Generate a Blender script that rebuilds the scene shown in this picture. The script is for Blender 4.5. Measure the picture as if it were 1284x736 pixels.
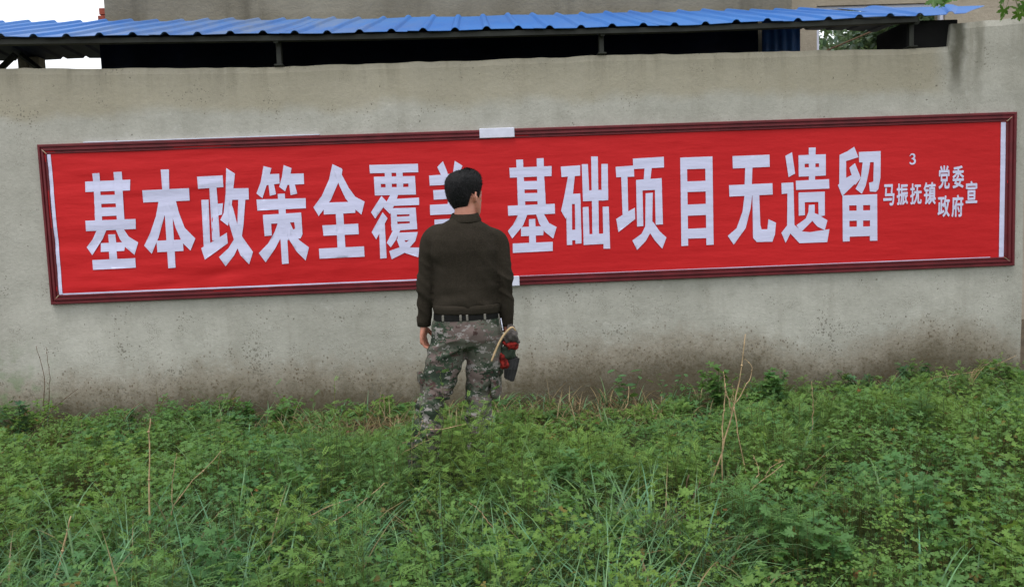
import bpy, bmesh, math, random
import numpy as np
from mathutils import Vector, Matrix
from mathutils.geometry import delaunay_2d_cdt

for o in list(bpy.data.objects):
    bpy.data.objects.remove(o)
SC = bpy.context.scene
COL = SC.collection

# ------------------------------------------------------------------ camera
cam_d = bpy.data.cameras.new('camera')
cam_d.sensor_fit = 'HORIZONTAL'
cam_d.sensor_width = 36.0
cam_d.lens = 36.0 * 1000 / 1284
cam_d.clip_start = 0.05
cam_d.clip_end = 3000
cam = bpy.data.objects.new('camera', cam_d)
COL.objects.link(cam)
RT = Vector((0.998505, -0.039716, -0.037556))
UP = Vector((0.040876, 0.086393, 0.995422))
FW = Vector((0.03629, 0.995469, -0.087887))
M4 = Matrix.Identity(4)
for i in range(3):
    M4[i][0] = RT[i]; M4[i][1] = UP[i]; M4[i][2] = -FW[i]
M4.translation = Vector((0, -6.0, 1.4))
cam.matrix_world = M4
SC.camera = cam

# ------------------------------------------------------------------ overcast sky, soft sun, exposure
SUN_EL, SUN_AZ = math.radians(72), math.radians(205)     # azimuth from +y towards +x: behind and left of the camera
W = bpy.data.worlds.new('World')
SC.world = W
W.use_nodes = True
wn = W.node_tree.nodes; wl = W.node_tree.links
wn.clear()
sky = wn.new('ShaderNodeTexSky')
sky.sky_type = 'NISHITA'; sky.sun_disc = False
sky.sun_elevation = SUN_EL; sky.sun_rotation = SUN_AZ
sky.air_density = 1.0; sky.dust_density = 4.0; sky.ozone_density = 1.0
cloud = wn.new('ShaderNodeMixRGB'); cloud.blend_type = 'MIX'
cloud.inputs[0].default_value = 0.85
cloud.inputs[2].default_value = (12.6, 12.9, 13.2, 1)    # even white cloud sheet
bg = wn.new('ShaderNodeBackground'); bg.inputs[1].default_value = 0.10
wo = wn.new('ShaderNodeOutputWorld')
wl.new(sky.outputs[0], cloud.inputs[1]); wl.new(cloud.outputs[0], bg.inputs[0]); wl.new(bg.outputs[0], wo.inputs[0])
sun_d = bpy.data.lights.new('sun', 'SUN')
sun_d.energy = 1.5; sun_d.angle = math.radians(24); sun_d.color = (1.0, 0.97, 0.92)
sun = bpy.data.objects.new('sun', sun_d)
COL.objects.link(sun)
sdir = Vector((math.sin(SUN_AZ) * math.cos(SUN_EL), math.cos(SUN_AZ) * math.cos(SUN_EL), math.sin(SUN_EL)))
sun.rotation_euler = sdir.to_track_quat('Z', 'Y').to_euler()
SC.render.engine = 'CYCLES'
SC.view_settings.view_transform = 'Standard'
SC.view_settings.look = 'None'
SC.view_settings.exposure = 0.32
SC.view_settings.gamma = 1.0
SC.view_settings.use_curve_mapping = False
SC.cycles.max_bounces = 8
SC.cycles.transparent_max_bounces = 16

# ------------------------------------------------------------------ helpers
RNG = np.random.default_rng(7)
random.seed(7)

def wloc(o):
    p = Vector((0, 0, 0))
    while o is not None:
        p += o.location; o = o.parent
    return p

def tag(o, label, cat, group=None):
    o['label'] = label; o['category'] = cat
    if group: o['group'] = group
    return o

def thing(name, loc, label, cat, group=None):
    o = bpy.data.objects.new(name, None)
    o.empty_display_size = 0.1
    COL.objects.link(o); o.location = loc
    return tag(o, label, cat, group)

def mk(name, verts, faces, mat, parent=None, smooth=False, colors=None, loc=None):
    """mesh object; verts are world coordinates"""
    verts = np.asarray(verts, dtype=np.float64).reshape(-1, 3)
    base = np.array(loc if loc is not None else (wloc(parent) if parent else (0, 0, 0)), dtype=float)
    me = bpy.data.meshes.new(name)
    vv = (verts - base).astype(np.float32)
    if isinstance(faces, np.ndarray):
        n, k = faces.shape
        me.vertices.add(len(vv)); me.vertices.foreach_set('co', vv.ravel())
        me.loops.add(n * k); me.loops.foreach_set('vertex_index', faces.astype(np.int32).ravel())
        me.polygons.add(n); me.polygons.foreach_set('loop_start', np.arange(0, n * k, k, dtype=np.int32))
        me.update(calc_edges=True)
    else:
        me.from_pydata(vv.tolist(), [], [tuple(int(i) for i in f) for f in faces])
        me.update()
    if smooth:
        me.polygons.foreach_set('use_smooth', np.ones(len(me.polygons), dtype=bool))
    if colors is not None:
        a = me.color_attributes.new('tint', 'FLOAT_COLOR', 'POINT')
        c4 = np.ones((len(vv), 4), dtype=np.float32); c4[:, :3] = colors
        a.data.foreach_set('color', c4.ravel())
    if mat is not None: me.materials.append(mat)
    o = bpy.data.objects.new(name, me)
    COL.objects.link(o)
    if parent is not None:
        o.parent = parent; o.location = Vector(base) - wloc(parent)
    else:
        o.location = base
    return o

def instance(src, name, parent, off):
    o = src.copy(); COL.objects.link(o); o.name = name
    o.parent = parent; o.location = Vector(off)
    return o

class G:
    """a list of verts / faces"""
    def __init__(s): s.v = []; s.f = []
    def add(s, v, f):
        n = len(s.v); s.v += [tuple(map(float, p)) for p in v]; s.f += [tuple(i + n for i in q) for q in f]
        return s
    def box(s, x0, x1, y0, y1, z0, z1):
        v = [(x, y, z) for z in (z0, z1) for y in (y0, y1) for x in (x0, x1)]
        return s.add(v, [(0, 2, 3, 1), (4, 5, 7, 6), (0, 1, 5, 4), (2, 6, 7, 3), (0, 4, 6, 2), (1, 3, 7, 5)])
    def cbox(s, x0, x1, y0, y1, z0, z1, c=0.004):
        """box with chamfered edges"""
        bm = bmesh.new()
        vs = [bm.verts.new((x, y, z)) for z in (z0, z1) for y in (y0, y1) for x in (x0, x1)]
        for q in [(0, 2, 3, 1), (4, 5, 7, 6), (0, 1, 5, 4), (2, 6, 7, 3), (0, 4, 6, 2), (1, 3, 7, 5)]:
            bm.faces.new([vs[i] for i in q])
        bmesh.ops.bevel(bm, geom=bm.edges[:], offset=c, segments=1, affect='EDGES')
        bm.verts.index_update()
        s.add([v.co[:] for v in bm.verts], [[v.index for v in f.verts] for f in bm.faces]); bm.free()
        return s
    def tube(s, pts, rad, n=8, flat=1.0, cap=True):
        pts = [Vector(p) for p in pts]; m = len(pts)
        if not hasattr(rad, '__len__'): rad = [rad] * m
        t0 = (pts[1] - pts[0]).normalized()
        ref = Vector((0, 0, 1)) if abs(t0.z) < .9 else Vector((1, 0, 0))
        u = t0.cross(ref).normalized()
        V = []
        for i, p in enumerate(pts):
            t = (pts[min(i + 1, m - 1)] - pts[max(i - 1, 0)]).normalized()
            u = (u - t * u.dot(t)).normalized(); w = t.cross(u)
            r = rad[i]; ru, rw = (r, r * flat) if not hasattr(r, '__len__') else r
            for k in range(n):
                a = 2 * math.pi * k / n
                V.append(p + u * (math.cos(a) * ru) + w * (math.sin(a) * rw))
        F = [(i * n + k, i * n + (k + 1) % n, (i + 1) * n + (k + 1) % n, (i + 1) * n + k) for i in range(m - 1) for k in range(n)]
        if cap:
            F.append(tuple(range(n))[::-1]); F.append(tuple((m - 1) * n + k for k in range(n)))
        return s.add(V, F)
    def loft(s, rings):
        n = len(rings[0]); m = len(rings)
        V = [p for r in rings for p in r]
        F = [(i * n + k, i * n + (k + 1) % n, (i + 1) * n + (k + 1) % n, (i + 1) * n + k) for i in range(m - 1) for k in range(n)]
        F.append(tuple(range(n))[::-1]); F.append(tuple((m - 1) * n + k for k in range(n)))
        return s.add(V, F)

def sring(cx, cy, z, a, b, e=2.3, n=32, tilt=(0, 0)):
    """superellipse ring around z; tilt = dz per unit of x, y"""
    R = []
    for k in range(n):
        t = 2 * math.pi * k / n
        c, si = math.cos(t), math.sin(t)
        x = math.copysign(abs(c) ** (2 / e), c) * a; y = math.copysign(abs(si) ** (2 / e), si) * b
        R.append((cx + x, cy + y, z + tilt[0] * x + tilt[1] * y))
    return R

def spline(pts, n):
    """Catmull-Rom through pts, n points (tuples of any length)"""
    P = np.array(pts, float); m = len(P)
    out = []
    for t in np.linspace(0, m - 1, n):
        i = min(int(t), m - 2); f = t - i
        p0, p1, p2, p3 = P[max(i - 1, 0)], P[i], P[i + 1], P[min(i + 2, m - 1)]
        out.append(0.5 * ((2 * p1) + (-p0 + p2) * f + (2 * p0 - 5 * p1 + 4 * p2 - p3) * f * f + (-p0 + 3 * p1 - 3 * p2 + p3) * f ** 3))
    return out

_LAT = np.random.default_rng(3).random((64, 64, 64)).astype(np.float32)
def noise(p, seed=0):
    """smooth value noise in -1..1, p = (n,3)"""
    p = np.asarray(p, float) + seed * 17.31
    i = np.floor(p).astype(int); f = p - i; f = f * f * (3 - 2 * f)
    r = 0
    for dx in (0, 1):
        for dy in (0, 1):
            for dz in (0, 1):
                w = np.abs(1 - dx - f[:, 0]) * np.abs(1 - dy - f[:, 1]) * np.abs(1 - dz - f[:, 2])
                r = r + w * _LAT[(i[:, 0] + dx) & 63, (i[:, 1] + dy) & 63, (i[:, 2] + dz) & 63]
    return r * 2 - 1

def noise2(x, y, seed=0):
    x = np.asarray(x, float)
    return noise(np.stack([x.ravel(), np.asarray(y, float).ravel(), np.full(x.size, .37)], 1), seed).reshape(x.shape)

def fuse(g, voxel, smooth=4):
    """fuse overlapping closed shapes into one continuous surface; returns (verts, quads array-like)"""
    me = bpy.data.meshes.new('t'); me.from_pydata(g.v, [], g.f); me.update()
    bm = bmesh.new(); bm.from_mesh(me); bmesh.ops.recalc_face_normals(bm, faces=bm.faces[:]); bm.to_mesh(me); bm.free()
    o = bpy.data.objects.new('t', me); COL.objects.link(o)
    r = o.modifiers.new('r', 'REMESH'); r.mode = 'VOXEL'; r.voxel_size = voxel
    if smooth:
        q = o.modifiers.new('s', 'SMOOTH'); q.iterations = smooth; q.factor = 0.5
    dg = bpy.context.evaluated_depsgraph_get()
    ev = bpy.data.meshes.new_from_object(o.evaluated_get(dg))
    v = np.empty(len(ev.vertices) * 3, np.float32); ev.vertices.foreach_get('co', v)
    nn = np.empty(len(ev.vertices) * 3, np.float32); ev.vertices.foreach_get('normal', nn)
    f = [tuple(p.vertices) for p in ev.polygons]
    bpy.data.objects.remove(o); bpy.data.meshes.remove(me); bpy.data.meshes.remove(ev)
    return v.reshape(-1, 3).astype(float), f, nn.reshape(-1, 3).astype(float)

# ------------------------------------------------------------------ materials
class NT:
    def __init__(s, name):
        s.m = bpy.data.materials.new(name); s.m.use_nodes = True
        s.t = s.m.node_tree; s.n = s.t.nodes; s.l = s.t.links
        s.b = s.n['Principled BSDF']
        s.tc = None
    def node(s, typ, **kw):
        n = s.n.new(typ)
        for k, v in kw.items(): setattr(n, k, v)
        return n
    def put(s, sock, v):
        if hasattr(v, 'is_linked') or hasattr(v, 'links'): s.l.new(v, sock)
        elif isinstance(v, (tuple, list)) and sock.type == 'RGBA' and len(v) == 3: sock.default_value = (*v, 1)
        else: sock.default_value = v
    def obj(s):
        if s.tc is None: s.tc = s.node('ShaderNodeTexCoord')
        return s.tc.outputs['Object']
    def mapping(s, scale=(1, 1, 1), loc=(0, 0, 0), rot=(0, 0, 0), src=None):
        n = s.node('ShaderNodeMapping'); n.inputs['Scale'].default_value = scale; n.inputs['Location'].default_value = loc
        n.inputs['Rotation'].default_value = rot
        s.l.new(src or s.obj(), n.inputs[0]); return n.outputs[0]
    def noise(s, scale, detail=4, rough=.55, vec=None, dist=0):
        n = s.node('ShaderNodeTexNoise'); n.inputs['Scale'].default_value = scale; n.inputs['Detail'].default_value = detail
        n.inputs['Roughness'].default_value = rough; n.inputs['Distortion'].default_value = dist
        s.l.new(vec or s.obj(), n.inputs['Vector']); return n.outputs['Fac']
    def vor(s, scale, vec=None, out='Distance'):
        n = s.node('ShaderNodeTexVoronoi'); n.inputs['Scale'].default_value = scale
        s.l.new(vec or s.obj(), n.inputs['Vector']); return n.outputs[out]
    def math(s, op, a, b=0.0, c=None):
        n = s.node('ShaderNodeMath', operation=op); s.put(n.inputs[0], a); s.put(n.inputs[1], b)
        if c is not None: s.put(n.inputs[2], c)
        return n.outputs[0]
    def rng(s, v, a, b, c=0., d=1., smooth=True):
        n = s.node('ShaderNodeMapRange'); n.interpolation_type = 'SMOOTHSTEP' if smooth else 'LINEAR'
        s.put(n.inputs[0], v)
        for i, x in zip((1, 2, 3, 4), (a, b, c, d)): s.put(n.inputs[i], x)
        return n.outputs[0]
    def mix(s, f, a, b, mode='MIX'):
        n = s.node('ShaderNodeMixRGB', blend_type=mode)
        s.put(n.inputs[0], f); s.put(n.inputs[1], a); s.put(n.inputs[2], b); return n.outputs[0]
    def sep(s, v=None):
        n = s.node('ShaderNodeSeparateXYZ'); s.l.new(v or s.obj(), n.inputs[0]); return n.outputs
    def bump(s, h, strength=.3, dist=.01):
        n = s.node('ShaderNodeBump'); n.inputs['Strength'].default_value = strength; n.inputs['Distance'].default_value = dist
        s.l.new(h, n.inputs['Height']); s.l.new(n.outputs[0], s.b.inputs['Normal']); return n
    def set(s, color=None, rough=.6, metal=0., spec=.5):
        if color is not None: s.put(s.b.inputs['Base Color'], color)
        s.put(s.b.inputs['Roughness'], rough); s.put(s.b.inputs['Metallic'], metal); s.put(s.b.inputs['Specular IOR Level'], spec)
        return s.m

def simple(name, col, rough=.6, metal=0., spec=.5, var=.15, scale=12, bump=0., bscale=60, bdist=.004):
    t = NT(name)
    f = t.noise(scale, 5)
    c = t.mix(t.rng(f, .3, .7), tuple(x * (1 - var) for x in col), tuple(min(x * (1 + var), 1) for x in col))
    t.set(c, rough, metal, spec)
    if bump: t.bump(t.noise(bscale, 4), bump, bdist)
    return t.m
BIG = [   # slogan strokes, millimetres on the wall plane (x, z)
    ('基', '-2803,1873 -2752,1874 -2756,1739 -2759,1528 -2810,1528 -2802,1741|-2651,1877 -2592,1878 -2595,1739 -2599,1529 -2653,1529 -2653,1736|-2860,1816 -2536,1819 -2542,1741 -2863,1741|-2802,1715 -2597,1713 -2600,1651 -2807,1651|-2807,1625 -2600,1623 -2602,1562 -2810,1561|-2880,1533 -2518,1533 -2524,1460 -2882,1457|-2801,1468 -2731,1468 -2770,1395 -2852,1281 -2889,1340 -2840,1398|-2670,1465 -2613,1467 -2580,1406 -2515,1361 -2548,1271 -2610,1329 -2646,1390|-2726,1427 -2675,1427 -2675,1245 -2731,1247|-2786,1366 -2607,1367 -2619,1303 -2789,1302|-2856,1245 -2545,1247 -2546,1177 -2856,1173'),
    ('本', '-2311,1883 -2252,1883 -2259,1733 -2309,1735|-2454,1738 -2117,1742 -2120,1652 -2455,1650|-2342,1665 -2268,1662 -2308,1551 -2365,1391 -2423,1274 -2473,1336 -2421,1429 -2371,1547|-2285,1663 -2221,1661 -2204,1565 -2170,1456 -2098,1374 -2140,1287 -2196,1349 -2235,1458 -2256,1549|-2309,1664 -2226,1661 -2249,1548 -2308,1551|-2306,1568 -2251,1566 -2257,1166 -2311,1163|-2381,1368 -2189,1370 -2191,1286 -2381,1284'),
    ('政', '-2053,1823 -1868,1826 -1869,1741 -2052,1735|-1971,1747 -1919,1745 -1921,1362 -1977,1353|-2036,1654 -1984,1654 -1993,1353 -1990,1305 -2042,1301|-1936,1620 -1882,1624 -1894,1541 -1936,1533|-2061,1302 -1985,1341 -1916,1380 -1867,1408 -1866,1330 -2039,1216|-1839,1878 -1778,1835 -1803,1705 -1828,1551 -1855,1458 -1907,1503 -1881,1553 -1855,1707|-1849,1730 -1688,1727 -1691,1644 -1851,1647|-1767,1656 -1716,1654 -1741,1464 -1768,1345 -1825,1238 -1892,1161 -1936,1231 -1863,1294 -1810,1370 -1786,1465|-1833,1652 -1811,1586 -1786,1465 -1756,1371 -1685,1259 -1720,1169 -1777,1236 -1818,1346 -1845,1468 -1846,1587'),
    ('策', '-1568,1883 -1512,1866 -1539,1784 -1592,1650 -1633,1686 -1596,1768|-1551,1823 -1458,1823 -1460,1752 -1562,1743|-1541,1755 -1502,1753 -1491,1675 -1537,1665|-1422,1885 -1366,1861 -1387,1779 -1423,1694 -1464,1728 -1439,1805|-1403,1820 -1280,1820 -1282,1742 -1419,1740|-1391,1749 -1351,1748 -1336,1674 -1385,1665|-1479,1677 -1427,1678 -1430,1163 -1479,1161|-1636,1642 -1277,1639 -1279,1565 -1634,1561|-1596,1528 -1316,1535 -1315,1468 -1596,1459|-1596,1528 -1539,1526 -1541,1375 -1594,1372|-1372,1479 -1316,1501 -1316,1375 -1332,1345 -1388,1345 -1404,1402 -1367,1419|-1490,1466 -1454,1464 -1473,1363 -1520,1280 -1598,1179 -1643,1249 -1571,1318 -1518,1401|-1436,1476 -1406,1475 -1375,1395 -1343,1334 -1274,1277 -1304,1180 -1366,1250 -1414,1336 -1429,1397|-1496,1472 -1400,1468 -1420,1337 -1480,1339'),
    ('全', '-1067,1880 -998,1844 -1033,1742 -1094,1619 -1189,1504 -1224,1570 -1158,1651 -1098,1769|-1062,1875 -996,1837 -1003,1801 -958,1704 -913,1636 -846,1598 -875,1504 -936,1559 -986,1627 -1028,1730|-1149,1601 -909,1600 -920,1518 -1151,1514|-1063,1528 -1008,1526 -1006,1266 -1064,1268|-1167,1435 -903,1438 -902,1360 -1162,1358|-1201,1265 -868,1269 -869,1192 -1201,1190'),
    ('覆', '-798,1864 -441,1861 -441,1799 -797,1803|-688,1807 -638,1806 -640,1716 -689,1718|-604,1807 -557,1805 -557,1719 -604,1715|-769,1777 -467,1772 -467,1718 -770,1724|-769,1738 -721,1737 -721,1689 -769,1691|-685,1735 -639,1734 -642,1686 -687,1688|-603,1733 -555,1731 -558,1683 -606,1685|-517,1730 -466,1728 -466,1680 -519,1682|-769,1699 -466,1692 -466,1636 -769,1640|-721,1635 -682,1589 -775,1470 -804,1518|-718,1515 -684,1469 -704,1436 -776,1317 -807,1371|-750,1407 -707,1442 -706,1175 -754,1173|-651,1648 -597,1646 -611,1601 -664,1500 -710,1550|-623,1609 -445,1613 -446,1559 -637,1559|-659,1542 -614,1541 -614,1384 -659,1376|-521,1540 -473,1540 -469,1381 -522,1380|-659,1542 -473,1540 -474,1493 -659,1494|-623,1478 -515,1479 -514,1441 -623,1442|-662,1424 -469,1427 -469,1381 -657,1376|-646,1385 -592,1383 -632,1306 -671,1253 -699,1288|-611,1360 -466,1360 -487,1294 -564,1212 -669,1165 -684,1226 -611,1250 -533,1302 -620,1302|-626,1312 -577,1315 -532,1247 -459,1244 -471,1172 -564,1206 -605,1250'),
    ('盖', '-256,1874 -226,1789 -227,1767 -273,1769 -300,1832|-169,1873 -113,1835 -146,1770 -188,1768|-363,1772 -43,1779 -44,1701 -361,1698|-338,1663 -84,1668 -84,1600 -336,1593|-367,1556 -46,1562 -46,1484 -368,1481|-230,1779 -176,1777 -183,1483 -235,1485|-338,1446 -81,1451 -81,1388 -339,1386|-339,1440 -294,1438 -293,1262 -337,1264|-258,1437 -221,1436 -221,1260 -257,1261|-181,1440 -145,1439 -145,1257 -182,1258|-124,1448 -79,1448 -77,1260 -123,1262|-386,1278 -39,1283 -40,1210 -386,1208'),
    ('基', '286,1865 337,1865 338,1717 342,1511 287,1511 288,1718|439,1869 490,1870 490,1723 495,1518 434,1520 436,1713|233,1807 548,1810 545,1736 235,1735|287,1706 492,1703 492,1641 287,1644|286,1617 494,1615 494,1554 287,1557|211,1528 562,1531 562,1457 212,1455|288,1462 356,1462 319,1378 235,1284 204,1341 246,1387|418,1465 475,1464 515,1389 571,1357 542,1272 483,1323 442,1386|365,1423 413,1424 412,1241 361,1243|304,1367 475,1368 469,1300 302,1299|237,1247 538,1248 535,1180 236,1177'),
    ('础', '616,1803 761,1808 759,1731 619,1726|668,1731 719,1732 700,1595 657,1463 641,1415 608,1477 636,1585|649,1597 755,1600 757,1523 649,1524|648,1585 692,1583 684,1220 644,1220|714,1582 756,1587 754,1228 708,1227|648,1332 756,1331 755,1254 648,1254|845,1870 895,1868 887,1278 838,1279|773,1815 819,1815 823,1615 821,1542 775,1541|920,1812 968,1811 964,1543 914,1541|774,1619 966,1622 964,1543 775,1541|771,1498 815,1499 816,1286 814,1217 770,1215|921,1495 967,1495 969,1180 919,1182|772,1294 966,1295 966,1219 770,1215'),
    ('项', '1026,1787 1163,1792 1164,1710 1029,1710|1066,1721 1113,1719 1113,1452 1117,1415 1070,1404|1021,1401 1113,1454 1163,1479 1164,1395 1035,1302|1157,1843 1390,1849 1390,1770 1158,1766|1244,1775 1298,1775 1286,1686 1234,1678|1177,1685 1370,1692 1372,1607 1179,1605|1177,1685 1224,1666 1224,1340 1177,1337|1318,1675 1370,1690 1373,1347 1318,1346|1247,1583 1301,1586 1293,1366 1279,1293 1240,1227 1173,1163 1139,1235 1210,1283 1239,1337|1281,1378 1301,1365 1347,1296 1398,1248 1364,1165 1308,1230 1270,1293'),
    ('目', '1514,1838 1564,1839 1562,1180 1510,1179|1702,1837 1757,1839 1756,1180 1701,1179|1514,1838 1757,1839 1756,1750 1513,1751|1539,1660 1749,1660 1750,1580 1540,1582|1535,1487 1752,1489 1752,1406 1536,1404|1534,1306 1753,1308 1755,1231 1535,1233'),
    ('无', '1909,1836 2190,1837 2191,1747 1911,1744|2005,1753 2060,1754 2053,1613 1998,1612|1879,1621 2210,1624 2212,1539 1882,1536|1997,1544 2056,1544 2042,1442 2003,1296 1910,1174 1865,1242 1934,1298 1980,1420|2057,1544 2109,1542 2115,1316 2124,1281 2169,1280 2177,1356 2235,1327 2226,1238 2206,1185 2086,1187 2058,1220'),
    ('遗', '2311,1824 2362,1849 2384,1690 2334,1665|2279,1623 2369,1625 2373,1549 2281,1540|2326,1616 2371,1621 2377,1293 2320,1295|2276,1250 2324,1307 2377,1305 2433,1254 2496,1246 2646,1263 2628,1165 2414,1166 2345,1242 2308,1172|2490,1879 2543,1879 2536,1625 2489,1626|2411,1825 2620,1826 2619,1760 2412,1760|2411,1825 2457,1824 2459,1670 2412,1665|2567,1825 2620,1826 2619,1667 2569,1666|2412,1733 2619,1731 2619,1667 2412,1665|2389,1636 2644,1639 2646,1568 2391,1568|2410,1547 2611,1547 2611,1471 2410,1474|2410,1547 2456,1546 2458,1376 2410,1373|2561,1544 2611,1547 2611,1368 2563,1360|2488,1451 2533,1452 2533,1386 2509,1325 2427,1249 2392,1302 2465,1351 2485,1400|2522,1392 2555,1379 2631,1330 2610,1257 2553,1286 2509,1337'),
    ('留', '2725,1817 2785,1842 2838,1874 2870,1795 2774,1769|2725,1817 2775,1793 2775,1629 2722,1597|2712,1593 2775,1644 2825,1667 2860,1613 2745,1508|2843,1752 2888,1640 2845,1588 2823,1645 2800,1719|2873,1834 3041,1835 3038,1754 2875,1756|2988,1774 3041,1809 3039,1638 3024,1552 3005,1531 2958,1535 2951,1601 2984,1608|2903,1765 2961,1763 2948,1678 2926,1580 2896,1520 2848,1559 2888,1637|2747,1513 2797,1514 2802,1165 2749,1165|2961,1510 3014,1513 3017,1162 2959,1162|2747,1513 3014,1513 3014,1432 2750,1437|2748,1396 3014,1393 3014,1316 2749,1321|2855,1448 2906,1446 2906,1261 2858,1262|2749,1275 3015,1271 3015,1199 2749,1200'),
]
SMALL = [
    ('马', 3.061, 1.423, 3.148, 1.585),
    ('振', 3.165, 1.424, 3.253, 1.587),
    ('抚', 3.270, 1.424, 3.359, 1.584),
    ('镇', 3.374, 1.420, 3.468, 1.589),
    ('党', 3.489, 1.534, 3.575, 1.711),
    ('委', 3.596, 1.535, 3.685, 1.705),
    ('政', 3.484, 1.321, 3.578, 1.485),
    ('府', 3.592, 1.317, 3.683, 1.486),
    ('宣', 3.700, 1.418, 3.791, 1.586),
    ('3', 3.263, 1.731, 3.309, 1.804),
]

# ------------------------------------------------------------------ materials of the setting
def wall_material():
    t = NT('stucco_wall')
    X, Y, Z = t.sep()
    big = t.noise(.9, 5, .6); mid = t.noise(4, 6, .65); fine = t.noise(38, 5, .7)
    strx = t.noise(1, 5, .6, t.mapping((5, 5, .35)))
    c = t.mix(t.rng(big, .3, .7), (.355, .348, .308), (.465, .457, .412))
    c = t.mix(t.rng(mid, .42, .72, 0, .5), c, (.31, .305, .265))
    c = t.mix(t.rng(strx, .48, .75, 0, .45), c, (.285, .275, .235))
    c = t.mix(t.rng(t.noise(9, 6, .7), .56, .72, 0, .5), c, (.50, .495, .46))
    # warmer upper coat with a ragged lower edge
    hz = t.math('ADD', Z, t.math('MULTIPLY', t.math('SUBTRACT', t.noise(1.6, 5), .5), .34))
    c = t.mix(t.math('MULTIPLY', t.rng(hz, 2.24, 2.36, 0, .62), t.rng(X, 3.42, 3.6, 1, .1)), c, t.mix(mid, (.26, .225, .15), (.40, .355, .25)))
    # run-off marks just below the top
    c = t.mix(t.math('MULTIPLY', t.rng(Z, 2.3, 2.66, 0, .55), t.rng(t.noise(1, 6, .65, t.mapping((9, 9, .6))), .45, .7)), c, (.19, .175, .13))
    # dark streak beside the raised end
    sx = t.math('ABSOLUTE', t.math('SUBTRACT', X, t.math('ADD', 3.64, t.math('MULTIPLY', t.math('SUBTRACT', t.noise(5, 3), .5), .16))))
    st = t.math('MULTIPLY', t.rng(sx, .015, .085, 1, 0), t.rng(Z, 2.12, 2.5, 0, .85))
    c = t.mix(st, c, (.085, .08, .055))
    sx2 = t.math('ABSOLUTE', t.math('SUBTRACT', X, t.math('ADD', 3.80, t.math('MULTIPLY', t.math('SUBTRACT', t.noise(7, 3), .5), .12))))
    c = t.mix(t.math('MULTIPLY', t.rng(sx2, .0, .06, 1, 0), t.rng(Z, 2.1, 2.6, .1, .6)), c, (.17, .165, .13))
    # rising damp, its height wandering along the wall
    dn = t.noise(1, 4, .6, t.mapping((.75, .75, .3), (3.1, 0, 0)))
    dh = t.math('ADD', Z, t.math('MULTIPLY', t.math('SUBTRACT', .5, dn), .5))
    dh = t.math('ADD', dh, t.math('ADD', t.math('MULTIPLY', t.math('SUBTRACT', t.noise(9, 6, .7), .5), .30), t.math('MULTIPLY', t.math('SUBTRACT', t.noise(60, 4, .7), .5), .16)))
    for gx_, gw_, ga_ in ((.7, .5, .08), (1.65, .62, .15), (3.42, .60, .11), (-1.0, .6, .05)):
        e_ = t.math('DIVIDE', t.math('SUBTRACT', X, gx_), gw_); e_ = t.math('MULTIPLY', t.rng(t.math('MULTIPLY', e_, e_), 0, 1.6, 1, 0), ga_); dh = t.math('SUBTRACT', dh, e_)
    c = t.mix(t.rng(dh, .22, .50, .72, 0), c, (.215, .175, .125))
    c = t.mix(t.rng(dh, .04, .30, .9, 0), c, (.082, .066, .038))
    fr = t.math('MULTIPLY', t.rng(dh, .15, .42, 1, 0), t.rng(t.noise(34, 5, .7), .50, .62)); c = t.mix(t.math('MULTIPLY', fr, .6), c, (.075, .056, .03))
    fr2 = t.math('MULTIPLY', t.rng(dh, .30, .62, .95, 0), t.math('LESS_THAN', t.vor(40, t.mapping((1, 1, .7))), t.rng(t.noise(6, 4), .4, .65, .05, .30))); c = t.mix(t.math('MULTIPLY', fr2, .75), c, (.10, .072, .042))
    # mould specks, thickest low on the wall
    dens = t.rng(Z, .25, 1.1, .55, .36)
    wv = t.node('ShaderNodeVectorMath', operation='MULTIPLY_ADD'); nz_ = t.node('ShaderNodeTexNoise'); nz_.inputs['Scale'].default_value = 42; nz_.inputs['Detail'].default_value = 5; t.l.new(t.obj(), nz_.inputs['Vector'])
    t.l.new(nz_.outputs['Color'], wv.inputs[0]); wv.inputs[1].default_value = (.035, .035, .035); t.l.new(t.obj(), wv.inputs[2])
    sp = t.math('LESS_THAN', t.vor(48, t.mapping((1, 1, .8), src=wv.outputs[0])), t.math('MULTIPLY', dens, t.rng(t.noise(3.2, 4), .44, .70, 0, .72)))
    c = t.mix(t.math('MULTIPLY', sp, .7), c, (.13, .12, .095))
    sp2 = t.math('LESS_THAN', t.vor(105, wv.outputs[0]), t.math('MULTIPLY', dens, t.rng(t.noise(5, 4), .42, .70, 0, .85)))
    c = t.mix(t.math('MULTIPLY', sp2, .55), c, (.16, .15, .12))
    sp3 = t.math('LESS_THAN', t.vor(9, wv.outputs[0]), .055)
    c = t.mix(t.math('MULTIPLY', sp3, .75), c, (.09, .08, .06))
    # green algae at the far left foot
    gx = t.math('MULTIPLY', t.rng(X, -3.05, -3.5, 0, 1), t.rng(Z, .2, .8, .9, 0))
    c = t.mix(t.math('MULTIPLY', gx, t.rng(t.noise(9, 5), .45, .65, 0, .7)), c, (.13, .2, .085))
    c = t.mix(t.rng(fine, .35, .75, 0, .22), c, (.22, .215, .19))
    t.set(c, .92, 0, .2)
    h = t.math('ADD', t.math('MULTIPLY', t.noise(3, 6, .6), 1.2), t.math('ADD', t.math('MULTIPLY', t.noise(26, 6, .7), .35), t.math('MULTIPLY', t.noise(130, 3), .12)))
    t.bump(h, .55, .02)
    return t.m

def building_material(name, c0, c1, c2):
    t = NT(name)
    c = t.mix(t.rng(t.noise(1.2, 6, .6), .3, .7), c0, c1)
    c = t.mix(t.rng(t.noise(1, 6, .65, t.mapping((3, 3, .5))), .5, .75, 0, .6), c, c2)
    c = t.mix(t.rng(t.noise(1, 6, .65, t.mapping((.4, .4, 5))), .55, .75, 0, .5), c, c2)
    t.set(c, .92, 0, .2); t.bump(t.noise(24, 6, .7), .5, .02)
    return t.m

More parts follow.
